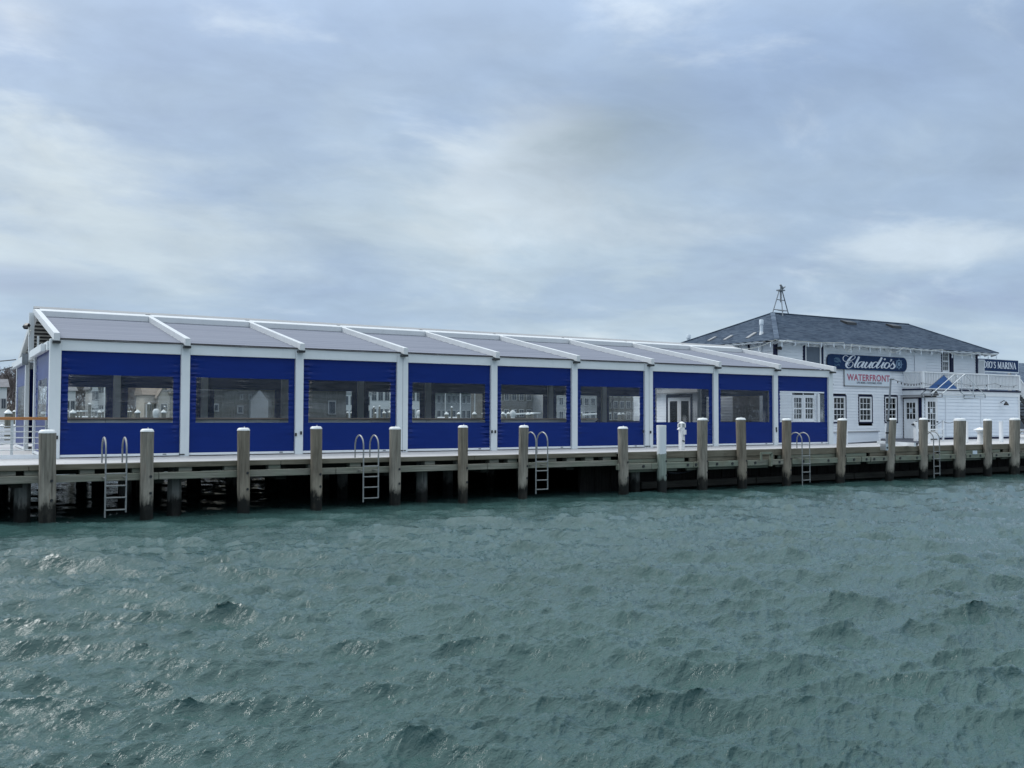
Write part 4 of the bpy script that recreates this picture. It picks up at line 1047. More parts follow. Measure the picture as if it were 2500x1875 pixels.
def sash_window(rect, root, Y, trim=.068, cols=3, rows=4, curtain=True, seed=0, trim_mat=None):
    a, b, z0, z1 = rect; g = random.Random(seed)
    tr = MB()
    for (q0, q1, r0, r1) in ((a, b, z1-trim, z1), (a, b, z0, z0+trim), (a, a+trim*.8, z0+trim, z1-trim), (b-trim*.8, b, z0+trim, z1-trim)): tr.box(q0, q1, Y-.045, Y+.10, r0, r1)
    w_ = part('window', tr, trim_mat or navy, root)
    a, b, z0, z1 = a+trim*.8, b-trim*.8, z0+trim, z1-trim
    s = MB(); f = .075; mid_ = (z0+z1)/2
    s.box(a, b, Y-.03, Y+.08, z0, z0+f*1.3); s.box(a, b, Y-.03, Y+.08, z1-f, z1); s.box(a, a+f, Y-.03, Y+.08, z0+f*1.3, z1-f); s.box(b-f, b, Y-.03, Y+.08, z0+f*1.3, z1-f)
    s.box(a+f, b-f, Y-.026, Y+.076, mid_-.03, mid_+.03); part('sash', s, white_paint, w_)
    ia, ib = a+f, b-f
    halves = ((z0+f*1.3, mid_-.03), (mid_+.03, z1-f))
    mu = MB()
    for (h0, h1) in halves:
        nr = rows//2; pw = (ib-ia)/cols; ph = (h1-h0)/nr
        for i in range(1, cols): mu.box(ia+i*pw-.011, ia+i*pw+.011, Y-.005, Y+.02, h0, h1)
        for j in range(1, nr): mu.box(ia, ib, Y-.008, Y+.023, h0+j*ph-.011, h0+j*ph+.011)
        for i in range(cols):
            for j in range(nr):
                p = MB(); y = Y+.012; p.box(ia+i*pw+.012, ia+(i+1)*pw-.012, y-.003, y+.003, h0+j*ph+.012, h0+(j+1)*ph-.012); part('pane', p, glass, w_)
    part('muntin', mu, white_paint, w_)
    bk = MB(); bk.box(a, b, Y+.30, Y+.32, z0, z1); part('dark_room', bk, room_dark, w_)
    if curtain:
        c = MB(); n = 26; y = Y+.16
        for k in range(n):
            if g.random() < .45: continue
            u0 = ia+(ib-ia)*k/n; u1 = ia+(ib-ia)*(k+.75)/n; top = mid_+g.uniform(-.1, .45); c.quad((u0, y, z0), (u1, y+.03, z0), (u1, y+.03, top), (u0, y, top))
        part('curtain', c, curtain_white, w_)
    return w_
def build_house():
    t = house
    # core behind the boards
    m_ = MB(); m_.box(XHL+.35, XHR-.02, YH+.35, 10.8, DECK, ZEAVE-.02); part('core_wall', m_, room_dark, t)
    m_ = MB(); m_.box(XHL+.35, XHR-.02, 10.81, YHB-.02, DECK, 3.88); part('rear_wing_wall', m_, siding_white, t)
    m_ = MB(); m_.box(XHL-.25, XHR+.1, 10.7, YHB+.3, 3.90, 4.06); part('rear_wing_roof', m_, roof_shingle, t)
    lows = [pxrect(2030.6, 964, 2065, 1033.4, YH), pxrect(2094.6, 965, 2129, 1033.4, YH), pxrect(2157.8, 965.3, 2190.4, 1033, YH)]
    pair = [pxrect(1933, 964.6, 1960.4, 1030, YH), pxrect(1961, 964.6, 1988, 1030, YH)]
    dark2 = pxrect(1999, 964, 2016, 1033, YH)
    upl = pxrect(1959.5, 833, 2008.5, 905, YH); upr = pxrect(2297, 852, 2318, 912, YH)
    holes = lows+pair+[dark2, upl, upr]
    def bevelhole(r): return (r[0]+.01, r[1]-.01, r[2]+.01, r[3]-.01)
    cboards('x', YH, XHL, XX+.0, DECK, 3.70, .136, siding_white, t, [bevelhole(h) for h in holes])
    cboards('x', YH, XHL, XHR, 3.70, ZEAVE-.05, .136, siding_white, t, [bevelhole(h) for h in holes])
    for k, r in enumerate(lows): sash_window(r, t, YH, seed=k)
    for k, r in enumerate(pair): sash_window(r, t, YH, trim=.05, seed=10+k, trim_mat=white_paint)
    a, b, z0, z1 = dark2; m_ = MB(); m_.box(a, b, YH+.02, YH+.04, z0, z1); part('dark_window', m_, far_glass, t)
    p = pxrect(1993, 962, 1998, 1080, YH); m_ = MB(); m_.box(p[0], p[1], YH-.10, YH-.035, DECK, p[3]); part('downpipe', m_, white_paint, t)
    # upper left shaded opening
    a, b, z0, z1 = upl; w_ = MB()
    for (q0, q1, r0, r1) in ((a, b, z1-.16, z1), (a, a+.13, z0, z1-.16), (b-.13, b, z0, z1-.16)): w_.box(q0, q1, YH-.05, YH+.1, r0, r1)
    wo = part('window', w_, navy, t); f = MB()
    for (q0, q1) in ((a+.13, a+.21), (b-.21, b-.13)): f.box(q0, q1, YH-.035, YH+.06, z0, z1-.16)
    f.box(a+.21, b-.21, YH-.035, YH+.06, z1-.26, z1-.16); part('sash', f, white_paint, wo)
    f = MB(); f.box(a+.21, b-.21, YH+.0, YH+.015, z0, z1-.26); part('shade_screen', f, simple('shade_screen', (0.10, 0.13, 0.17), .5, .1, 2), wo)
    # upper right sash window with navy shutter
    sash_window(upr, t, YH, trim=.07, seed=44, curtain=False)
    p = pxrect(2318, 852, 2325, 912, YH); m_ = MB(); m_.box(p[0], p[1], YH-.07, YH-.034, p[2], p[3]); part('shutter', m_, navy, t)
    p = pxrect(2231, 869, 2258, 908, YH); m_ = MB(); m_.box(p[0], p[1], YH-.06, YH-.034, p[2], p[3]); part('cover_board', m_, siding_white, t)
    # corners
    for xx in (XHL, XHR):
        m_ = MB(); m_.box(xx-.07, xx+.07, YH-.06, YH+.08, DECK if xx == XHL else 3.72, ZEAVE-.05); part('corner_board', m_, navy, t)
    # left wall
    dr = (9.4, 11.33, DECK, 3.45)
    cboards('y', XHL, YH+.08, YHB, DECK, 3.89, .136, siding_white, t, [dr]); cboards('y', XHL, YH+.08, 10.8, 3.89, ZEAVE-.05, .136, siding_white, t, [])
    for y0, y1 in ((at(1831.5, 845, X=XHL)[1], at(1828, 845, X=XHL)[1]),):
        m_ = MB(); m_.box(XHL-.06, XHL-.033, y0, y1, 3.9, ZEAVE-.05); part('side_trim', m_, navy, t)
    y0 = float(at(1860, 845, X=XHL)[1]); m_ = MB(); m_.tube([(XHL-.09, y0, DECK), (XHL-.09, y0, ZEAVE-.1)], .06, 8); part('downspout', m_, white_paint, t)
    # glazed double door in the left wall
    f = MB()
    for (q0, q1, r0, r1) in ((9.4, 11.33, 3.30, 3.45), (9.4, 9.52, DECK, 3.30), (11.21, 11.33, DECK, 3.30)): f.box(XHL-.05, XHL+.1, q0, q1, r0, r1)
    do = part('double_door', f, navy, t); f = MB()
    for (q0, q1) in ((9.52, 10.36), (10.37, 11.21)):
        for (u0, u1, r0, r1) in ((q0, q1, 3.12, 3.30), (q0, q1, DECK, DECK+.35), (q0, q0+.13, DECK+.35, 3.12), (q1-.13, q1, DECK+.35, 3.12)): f.box(XHL-.03, XHL+.04, u0, u1, r0, r1)
        g = MB(); g.box(XHL, XHL+.006, q0+.13, q1-.13, DECK+.35, 3.12); part('pane', g, glass, do)
    part('door_leaf', f, white_paint, do)
    g = MB(); g.box(XHL+.3, XHL+.32, 9.4, 11.33, DECK, 3.45); part('dark_room', g, room_dark, do)
    m_ = MB(); m_.box(XHL-.07, XHL-.034, 4.9, 6.6, DECK, 3.5); part('added_side_door', m_, simple('brown_door', (0.06, 0.045, 0.035), .6, .3, 4), t)  # dark door added to deepen the shade on this wall
    m_ = MB(); m_.box(XHL-.32, XHL-.034, 8.6, 12.6, 3.52, 3.72); part('door_canopy', m_, far_grey, t)
    # ---- roof: hip on the left, gable at the right, shingle courses
    xl, xr, yf, yr, zr = 28.8, 45.4, 3.55, 7.4, 7.47
    base = 5.73; run = yr-yf; n = 38
    front = MB(); left = MB(); back = MB(); right = MB(); rrun = 2.3
    for k in range(n):
        u0, u1 = k/n, (k+1)/n+.004; lift = .022
        za, zb_ = base+(zr-base)*u0+lift, base+(zr-base)*u1
        ya, yb_ = yf+run*u0, yf+run*u1; xa, xb = xl+run*u0, xl+run*u1; ra, rb = xr-rrun*u0, xr-rrun*u1
        front.quad((xa, ya, za), (ra, ya, za), (rb, yb_, zb_), (xb, yb_, zb_)); front.quad((xa, ya, za-.03), (ra, ya, za-.03), (ra, ya, za), (xa, ya, za))
        back.quad((xa, 2*yr-ya, za), (ra, 2*yr-ya, za), (rb, 2*yr-yb_, zb_), (xb, 2*yr-yb_, zb_)); right.quad((ra, ya, za), (ra, 2*yr-ya, za), (rb, 2*yr-yb_, zb_), (rb, yb_, zb_))
        left.quad((xa, ya, za), (xa, 2*yr-ya, za), (xb, 2*yr-yb_, zb_), (xb, yb_, zb_)); left.quad((xa, ya, za-.03), (xa, 2*yr-ya, za-.03), (xa, 2*yr-ya, za), (xa, ya, za))
    f = part('front_roof', front, roof_shingle, t); l_ = part('left_roof', left, roof_shingle, t); b_ = part('back_roof', back, roof_shingle, t); part('right_roof', right, roof_shingle, t)
    # hip ridge caps
    for p, q in (((xl, yf, base+.02), (xl+run, yr, zr+.02)), ((xl, 2*yr-yf, base+.02), (xl+run, yr, zr+.02)), ((xl+run, yr, zr+.01), (xr-rrun, yr, zr+.01)), ((xr, yf, base+.02), (xr-rrun, yr, zr+.02))):
        m_ = MB(); m_.bar(p, q, .22, .04); part('ridge_shingle', m_, roof_shingle, t)
    # soffit + rafter tails + gutters
    m_ = MB(); m_.box(xl+.05, xr-.05, yf+.05, YH+.4, base-.08, base-.03); part('soffit', m_, siding_white, t)
    m_ = MB(); m_.box(xl+.05, XHL+.4, yf+.05, 2*yr-yf-.05, base-.085, base-.032); part('side_soffit', m_, siding_white, t)
    k = 0; x = xl+.3
    while x < xr:
        m_ = MB(); m_.prism([(x-.03, yf+.06, base-.04), (x-.03, YH-.04, base-.04), (x-.03, YH-.04, base-.18), (x-.03, yf+.06, base-.10)], (.06, 0, 0)); part('rafter_tail', m_, siding_white, t); x += .58
    y = yf+.4
    while y < 10.9:
        m_ = MB(); m_.prism([(xl+.06, y-.03, base-.04), (XHL-.04, y-.03, base-.04), (XHL-.04, y-.03, base-.18), (xl+.06, y-.03, base-.10)], (0, .06, 0)); part('rafter_tail', m_, siding_white, t); y += .58
    m_ = MB(); a = at(1902, 829.5, Y=yf-.03); b = at(1934, 831, Y=yf-.03); m_.box(a[0], b[0], yf-.05, yf+.04, base-.075, base-.015); part('gutter', m_, white_paint, t)
    # roof vents (front) and snow bars (left), pipes
    nrm = Vector((0, -(zr-base), run)).normalized()
    for px, py in ((2072, 790.5), (2182, 799)):
        d = _fw+_r2*(px-1250)/F_PX-_u2*(py-937.5)/F_PX
        s = ((yf-CAM[1])*(zr-base)/run-(base-CAM[2]))/(d[1]*(zr-base)/run-d[2]); P = CAM+d*s
        m_ = MB(); m_.prism([(P[0]-.36, P[1]-.22, P[2]-.08), (P[0]-.36, P[1]+.25, P[2]+.09), (P[0]-.36, P[1]+.22, P[2]+.20), (P[0]-.36, P[1]-.20, P[2]+.06)], (.72, 0, 0)); part('roof_vent', m_, dark_metal, f)
    def on_left(px, py):
        d = _fw+_r2*(px-1250)/F_PX-_u2*(py-937.5)/F_PX; k_ = (zr-base)/run
        s = ((xl-CAM[0])*k_-(base-CAM[2]))/(d[0]*k_-d[2]); return CAM+d*s
    for (x0_, y0_), (x1_, y1_) in (((1729, 834.5), (1747, 825)), ((1768, 832.5), (1787, 821.5)), ((1824, 828), (1844, 815))):
        p, q = on_left(x0_, y0_), on_left(x1_, y1_); m_ = MB(); m_.bar(p+np.array([0, 0, .05]), q+np.array([0, 0, .05]), .16, .05); part('roof_strip', m_, far_grey, l_)
    for px, yb2, yt, r in ((1859, 816, 780, .075), (1681, 838, 817, .10)):
        p = on_left(px, yb2) if px > 1700 else at(px, yb2, Y=16); top = at(px, yt, Y=float(p[1]))
        m_ = MB(); m_.lathe(p[0], p[1], [(r, p[2]-.4), (r, top[2]-.25), (r*1.35, top[2]-.24), (r*1.35, top[2]-.04), (r*1.1, top[2])], 12); vp = part('vent_pipe', m_, sign_white, t)
        if px > 1700: m_ = MB(); m_.lathe(p[0], p[1], [(r*1.6, p[2]-.10), (r*1.08, p[2]+.12)], 12); part('flashing', m_, white_paint, vp)
    # ---- extension with balcony
    ZX = 3.70
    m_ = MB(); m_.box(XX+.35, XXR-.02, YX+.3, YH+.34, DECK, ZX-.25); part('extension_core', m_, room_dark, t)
    p15 = pxrect(2256.5, 968.5, 2287, 1073, YX); p15 = (p15[0], p15[1], DECK, p15[3])
    cboards('x', YX, XX, XXR, DECK, 3.42, .165, siding_ext, t, [(p15[0], p15[1], DECK, p15[3])], 'extension_clapboard')
    m_ = MB(); m_.box(XX-.05, XXR+.05, YX-.055, YX-.0, 3.42, ZX-.05); part('fascia_board', m_, white_paint, t)
    m_ = MB(); m_.box(XX-.05, XX, YX, YH, 3.42, ZX-.05); part('side_fascia_board', m_, white_paint, t)
    m_ = MB(); m_.box(XX-.08, XXR+.08, YX-.10, YH-.035, ZX-.048, ZX+.03); part('balcony_floor', m_, navy, t)
    m_ = MB(); m_.box(XX-.22, XX-.052, YX-.1, YH-.05, 3.30, 3.40); part('side_drip_board', m_, far_grey, t)
    a = at(2290, 966, Y=YX-.2)[0]; m_ = MB(); m_.box(XX-.22, a, YX-.25, YX-.06, 3.38, 3.418); part('door_canopy', m_, far_grey, t)
    m_ = MB(); m_.box(XXR-.1, XXR+.03, YX-.05, YX+.1, DECK, 3.42); part('corner_board', m_, white_paint, t)
    # thin joint battens on the extension
    for px in (2309, 2395):
        x = at(px, 1000, Y=YX-.04)[0]; m_ = MB(); m_.box(x-.015, x+.015, YX-.045, YX-.033, DECK+.2, 3.40); part('conduit', m_, siding_white, t)
    m_ = MB(); m_.box(XX+1.3, XXR, YX-.06, YX-.034, DECK-.001, DECK+.10); part('skirting', m_, navy, t)
    # left face of the extension: dark jambs and nine pane door
    m_ = MB(); m_.box(XX+.02, XX+.3, YX+.0, YH-.04, DECK, 3.30); part('door_recess', m_, navy, t)
    def glazed_door(nm, axis, c, a, b, z0, z1, gz0, gz1, cols, rows, ga=.22):
        f = MB(); gb = [(a, a+ga, z0, z1), (b-ga, b, z0, z1), (a+ga, b-ga, z0, gz0), (a+ga, b-ga, gz1, z1)]
        B = (lambda m2, u0, u1, d0, d1, r0, r1: m2.box(u0, u1, c+d0, c+d1, r0, r1)) if axis == 'x' else (lambda m2, u0, u1, d0, d1, r0, r1: m2.box(c+d0, c+d1, u0, u1, r0, r1))
        for q in gb: B(f, q[0], q[1], -.05, .0, q[2], q[3])
        d_ = part(nm, f, white_paint, t); mu = MB(); pw = (b-a-2*ga)/cols; ph = (gz1-gz0)/rows
        for i in range(1, cols): B(mu, a+ga+i*pw-.014, a+ga+i*pw+.014, -.045, -.01, gz0, gz1)
        for j in range(1, rows): B(mu, a+ga, b-ga, -.042, -.013, gz0+j*ph-.014, gz0+j*ph+.014)
        part('muntin', mu, white_paint, d_)
        for i in range(cols):
            for j in range(rows):
                p = MB(); B(p, a+ga+i*pw+.015, a+ga+(i+1)*pw-.015, -.028, -.022, gz0+j*ph+.015, gz0+(j+1)*ph-.015); part('pane', p, glass, d_)
        bk = MB(); B(bk, a+ga, b-ga, .0, .012, gz0, gz1); part('dark_room', bk, room_dark, d_)
        pp = MB(); i = cols//2; B(pp, a+ga+i*pw+.03, a+ga+(i+1)*pw-.03, -.036, -.030, gz0+(rows//2+(.15 if rows == 3 else 1.1))*ph, gz0+(rows//2+(.85 if rows == 3 else 1.8))*ph); part('notice', pp, sign_white, d_)
        return d_
    yl = float(at(2207, 1020, X=XX-.05)[1]); yn = float(at(2241, 1020, X=XX-.05)[1])
    dd = glazed_door('nine_pane_door', 'y', XX-.005, yn, yl, DECK+.06, 3.24, 2.26, 3.05, 3, 3, .14)
    m_ = MB(); m_.tube([(XX-.055, yn+.06, 2.12), (XX-.12, yn+.06, 2.12)], .035, 8); part('handle', m_, dark_metal, dd)
    d2 = glazed_door('fifteen_pane_door', 'x', YX-.02, p15[0]+.02, p15[1]-.02, DECK+.05, p15[3]-.02, DECK+.42, p15[3]-.24, 3, 5, .17)
    m_ = MB(); m_.tube([(p15[1]-.09, YX-.07, 2.12), (p15[1]-.09, YX-.13, 2.12)], .035, 8); part('handle', m_, dark_metal, d2)
    # ---- balcony railing
    Yb = YX-.05; zr0, zr1 = ZX+.09, 4.55
    rr = MB(); rr.box(XX-.05, XXR+.0, Yb-.05, Yb+.05, zr1-.05, zr1+.015); rl = part('balcony_railing', rr, white_paint, t)
    q = MB(); q.box(XX-.05, XX+.05, Yb+.052, YH-.04, zr1-.05, zr1+.015); part('side_top_rail', q, white_paint, rl)
    q = MB(); q.box(XX-.03, XXR, Yb-.025, Yb+.025, zr0, zr0+.05); part('bottom_rail', q, white_paint, rl)
    q = MB(); q.box(XX-.03, XX+.03, Yb+.052, YH-.04, zr0, zr0+.05); part('side_bottom_rail', q, white_paint, rl)
    q = MB(); q.box(XX+4.9, XXR-.1, Yb+.04, Yb+.06, zr0+.05, zr0+.36); part('kick_board', q, white_paint, rl)
    x = XX+.14; pr = None
    while x < XXR-.06:
        if pr is None:
            q = MB(); q.box(x-.022, x+.022, Yb-.022, Yb+.022, zr0+.051, zr1-.051); pr = part('baluster', q, white_paint, rl); px0 = x
        else: dup(pr, (x-px0, 0, 0))
        x += .125
    y = Yb+.16; pr = None
    while y < YH-.1:
        if pr is None:
            q = MB(); q.box(XX-.022, XX+.022, y-.022, y+.022, zr0+.051, zr1-.051); pr = part('baluster', q, white_paint, rl); py0 = y
        else: dup(pr, (0, y-py0, 0))
        y += .1
    for x in (XX, XX+2.7, XX+5.3, XXR-.05):
        q = MB(); q.box(x-.06, x+.06, Yb-.06, Yb+.06, ZX+.031, zr1-.052); part('newel_post', q, white_paint, rl)
    # tall privacy slats beside the upper corner
    ps = MB(); a, b = XHR+.15, float(at(2403, 900, Y=YH)[0]); ps.box(a, b, YH-.05, YH+.05, 5.30, 5.40); sc_ = part('privacy_screen', ps, white_paint, t)
    nsl = 6
    for k in range(nsl):
        x = a+(b-a)*(k+.5)/nsl; q = MB(); hw_ = (b-a)/nsl*.29; q.box(x-hw_, x+hw_, YH-.03, YH+.0, ZX+.05, 5.299); part('slat', q, white_paint, sc_)
    m_ = MB(); m_.box(XHR, XXR+2.2, YH+.4, YHB, ZX-.06, ZX+.02); part('rear_balcony_floor', m_, far_grey, t)
    # outside stair at the right end
    st = MB(); p0 = Vector((XXR+.1, YX+.2, ZX)); p1 = Vector((XXR+3.2, YX+.2, DECK+.3)); st.bar(p0, p1, .06, .25); so = part('stair', st, dark_metal, t)
    st = MB(); st.bar(p0+Vector((0, .9, 0)), p1+Vector((0, .9, 0)), .06, .25); part('stair_stringer', st, dark_metal, so)
    for k in range(12):
        p = p0.lerp(p1, (k+.5)/12); q = MB(); q.box(p.x-.13, p.x+.13, p.y+.04, p.y+.86, p.z+.04, p.z+.08); part('tread', q, dark_metal, so)
    q = MB(); q.bar(p0+Vector((-.05, -.06, .88)), p1+Vector((0, -.06, .88)), .08, .07); part('hand_rail', q, white_paint, so)
    for k in range(24):
        p = p0.lerp(p1, (k+.5)/24); q = MB(); q.box(p.x-.022, p.x+.022, p.y-.08, p.y-.04, p.z+.05, p.z+.85); part('stair_baluster', q, white_paint, so)
    # lamps on the extension
    for px, py in ((2277, 958), (2448.5, 983.5)):
        p = at(px, py, Y=YX-.15); m_ = MB(); m_.tube([(p[0], YX-.034, p[2]+.02), (p[0], YX-.22, p[2]+.12), (p[0]+.02, YX-.3, p[2]+.02)], .022, 6); la = part('wall_lamp', m_, dark_metal, t)
        m_ = MB(); m_.lathe(p[0]+.04, YX-.3, [(.13, p[2]-.13), (.12, p[2]-.08), (.05, p[2]+.03), (.03, p[2]+.07)], 10); part('lamp_shade', m_, dark_metal, la)
    p = at(2028.5, 936, Y=YH-.1); m_ = MB(); m_.bar((p[0], YH-.034, p[2]+.05), (p[0]-.05, YH-.22, p[2]-.08), .10, .12); part('wall_lamp', m_, dark_metal, t)
    p = at(1899.5, 850, Y=YH-.12); m_ = MB(); m_.tube([(p[0]-.15, YH-.07, p[2]), (p[0]+.12, YH-.2, p[2])], [.03, .09], 8); part('camera_lamp', m_, dark_metal, t)
    p = at(2193, 857, Y=YH-.2); m_ = MB()
    for dx in (-.14, .14): m_.tube([(p[0]+dx*.3, YH-.08, p[2]+.1), (p[0]+dx, YH-.25, p[2]-.07)], [.03, .085], 8)
    part('twin_floodlight', m_, sign_white, t)
build_house()

# ------------------------------------------------------------------ signs
def catmull(pts, n=8):
    out = []; P = [pts[0]]+list(pts)+[pts[-1]]
    for i in range(1, len(P)-2):
        p0, p1, p2, p3 = [np.array(P[i+k], float) for k in (-1, 0, 1, 2)]
        for k in range(n):
            t_ = k/n; out.append(.5*((2*p1)+(-p0+p2)*t_+(2*p0-5*p1+4*p2-p3)*t_**2+(-p0+3*p1-3*p2+p3)*t_**3))
    out.append(np.array(P[-2], float)); return out
def stroke(mb, pts2d, conv, depth, n=8):
    """pts2d: (u, v, width) control points; ribbon with thickness laid on the sign face"""
    c = catmull(pts2d, n); Lf = []; Rt = []
    for i, p in enumerate(c):
        a = c[max(i-1, 0)]; b = c[min(i+1, len(c)-1)]; d = b[:2]-a[:2]; d = d/(np.linalg.norm(d)+1e-9); nn = np.array([-d[1], d[0]])
        Lf.append(conv(*(p[:2]+nn*p[2]/2))); Rt.append(conv(*(p[:2]-nn*p[2]/2)))
    k = len(mb.v); m_ = len(c); off = Vector((0, -depth, 0))
    for p, q in zip(Lf, Rt): mb.v += [tuple(Vector(p)), tuple(Vector(q)), tuple(Vector(p)+off), tuple(Vector(q)+off)]
    for i in range(m_-1):
        a = k+4*i; b = a+4
        mb.f += [(a+2, b+2, b+3, a+3), (a, b, b+2, a+2), (a+1, a+3, b+3, b+1)]
    mb.f += [(k, k+2, k+3, k+1), (k+4*(m_-1), k+4*(m_-1)+1, k+4*(m_-1)+3, k+4*(m_-1)+2)]
def main_sign():
    Y = YH-.12
    a, b, z0, z1 = pxrect(2020.6, 866.5, 2214.2, 903.2, Y)
    zl0, zl1 = float(at(2040, 900.5, Y=Y)[2]), float(at(2040, 864.2, Y=Y)[2])
    z0, z1 = zl0, zl1
    t = thing('name_sign', 'navy rounded signboard reading Claudio\'s in white script on the upper wall', 'sign', ((a+b)/2, Y, (z0+z1)/2))
    r = (z1-z0)*.42; pts = []
    for cx, cz, s0 in ((b-r, z1-r, 0), (a+r, z1-r, 90), (a+r, z0+r, 180), (b-r, z0+r, 270)):
        for k in range(9): an = R(s0+90*k/8); pts.append((cx+r*math.cos(an), Y, cz+r*math.sin(an)))
    m_ = MB(); m_.prism(pts, (0, .07, 0)); part('board', m_, navy_sign, t)
    K = 240/2212
    conv = lambda u, v: at(2000+u*K, 850+v*K, Y=Y-.001)
    S = [
     [(650, 195, 9), (610, 165, 10), (560, 178, 12), (532, 225, 13), (548, 278, 12), (610, 303, 10), (690, 288, 10), (765, 250, 12), (806, 205, 13), (790, 172, 12), (745, 176, 20), (690, 225, 40), (635, 310, 52), (605, 380, 46), (620, 425, 30), (660, 444, 14), (715, 425, 12), (755, 375, 13), (755, 325, 11), (720, 308, 9), (680, 325, 9), (658, 365, 9), (665, 400, 8)],
     [(895, 190, 40), (850, 290, 42), (800, 385, 38), (800, 428, 22), (835, 425, 9), (880, 395, 8)],
     [(985, 318, 16), (940, 308, 14), (890, 335, 28), (858, 395, 32), (870, 435, 18), (915, 415, 12), (968, 350, 14)],
     [(1012, 305, 34), (960, 395, 36), (960, 436, 20), (1000, 420, 9), (1045, 360, 8)],
     [(1075, 312, 34), (1025, 400, 34), (1035, 442, 18), (1085, 420, 12), (1140, 345, 12)],
     [(1180, 312, 36), (1125, 405, 36), (1128, 442, 20), (1170, 425, 9), (1205, 385, 8)],
     [(1310, 325, 16), (1265, 312, 14), (1210, 345, 30), (1182, 405, 32), (1198, 442, 18), (1245, 420, 12), (1305, 345, 12)],
     [(1405, 210, 38), (1350, 310, 42), (1290, 405, 38), (1292, 445, 20), (1335, 432, 9), (1380, 390, 8)],
     [(1452, 318, 34), (1400, 405, 36), (1405, 447, 20), (1445, 432, 9), (1480, 395, 8)],
     [(1455, 262, 34), (1482, 240, 30)],
     [(1550, 330, 12), (1505, 335, 26), (1462, 395, 32), (1470, 440, 22), (1515, 450, 14), (1560, 405, 26), (1572, 355, 22), (1548, 330, 12)],
     [(1618, 250, 34), (1610, 275, 24), (1590, 305, 8)],
     [(1570, 430, 9), (1640, 345, 10), (1668, 300, 12), (1660, 345, 26), (1690, 400, 34), (1668, 448, 24), (1618, 462, 16), (1596, 440, 18)],
     [(1668, 448, 10), (1710, 405, 8)],
    ]
    for i, s in enumerate(S):
        mb = MB(); stroke(mb, s, conv, .014+.0012*i); part('script_letter', mb, letter_white, t)
    # wheel emblem
    cx, cy = 1793, 362
    for k, (rx_, ry_, wd) in enumerate(((58, 90, 13), (22, 34, 18))):
        mb = MB(); stroke(mb, [(cx+rx_*math.cos(R(q)), cy+ry_*math.sin(R(q)), wd) for q in range(0, 361, 20)], conv, .010+.002*k, 3); part('wheel_ring', mb, emblem_pale, t)
    for q in range(0, 180, 45):
        mb = MB(); stroke(mb, [(cx-95*math.cos(R(q)), cy-128*math.sin(R(q)), 6), (cx+95*math.cos(R(q)), cy+128*math.sin(R(q)), 6)], conv, .006+.0008*q/45, 3); part('wheel_spoke', mb, emblem_pale, t)
    # faint sea creature at the left end
    for i, s in enumerate(([(330, 250, 20), (380, 230, 40), (430, 250, 60), (470, 300, 30), (490, 320, 10)], [(330, 280, 10), (380, 300, 40), (440, 310, 30)], [(340, 350, 8), (380, 390, 14), (430, 360, 14), (470, 370, 10)], [(345, 400, 10), (420, 375, 14), (470, 405, 8)], [(350, 240, 8), (375, 195, 8)])):
        mb = MB(); stroke(mb, s, conv, .006+.001*i); part('sea_creature_emblem', mb, emblem_teal, t)
main_sign()
def text_part(body, size_w, height, loc, mat, root, name, font_shear=0, bold=0.0):
    cu = bpy.data.curves.new(name, 'FONT'); cu.body = body; cu.size = 1; cu.align_x = 'CENTER'; cu.align_y = 'CENTER'; cu.extrude = .004; cu.offset = bold; cu.space_character = 1.08
    ob = bpy.data.objects.new('tmp_text', cu); sc.collection.objects.link(ob)
    dg = bpy.context.evaluated_depsgraph_get(); me = bpy.data.meshes.new_from_object(ob.evaluated_get(dg)); bpy.data.objects.remove(ob)
    co = np.array([v.co[:] for v in me.vertices]); mn, mx = co.min(0), co.max(0)
    rl = ROOT_LOC[root.name]; c = (mn+mx)/2
    for v in me.vertices:
        x = (v.co.x-c[0])*size_w/(mx[0]-mn[0]); z = (v.co.y-c[1])*height/(mx[1]-mn[1])
        v.co = (loc[0]+x-rl[0], loc[1]-v.co.z-rl[1], loc[2]+z-rl[2])
    me.materials.clear(); me.materials.append(mat)
    o = bpy.data.objects.new(name, me); sc.collection.objects.link(o); o.parent = root; return o
def waterfront_sign():
    Y = YH-.07; a, b = float(at(2062.5, 925, Y=Y)[0]), float(at(2174, 925, Y=Y)[0])
    z0, z1 = float(at(2100, 941.5, Y=Y)[2]), float(at(2100, 900.5, Y=Y)[2])
    t = thing('waterfront_sign', 'white panel sign with WATERFRONT in dull red capitals below the navy sign', 'sign', ((a+b)/2, Y, (z0+z1)/2))
    m_ = MB(); m_.box(a, b, Y, Y+.034, z0, z1); part('board', m_, sign_white, t)
    f = MB()
    for q in ((a-.03, a, z0-.03, z1), (a-.03, b+.03, z0-.04, z0)): f.box(q[0], q[1], Y-.006, Y+.032, q[2], q[3])
    part('edge_strip', f, far_grey, t)
    la, lb = float(at(2068, 920, Y=Y)[0]), float(at(2174, 920, Y=Y)[0]); lb = min(lb, b-.06)
    text_part('WATERFRONT', lb-la, .34*.93, ((la+lb)/2, Y-.006, float(at(2120, 922.5, Y=Y)[2])), letter_red, t, 'lettering', bold=.018)
    la, lb = float(at(2092, 935, Y=Y)[0]), float(at(2152.5, 935, Y=Y)[0])
    text_part('LIVE MUSIC, COCKTAILS, FOOD', lb-la, .11, ((la+lb)/2, Y-.006, float(at(2120, 935.2, Y=Y)[2])), letter_grey, t, 'small_lettering', bold=.012)
waterfront_sign()
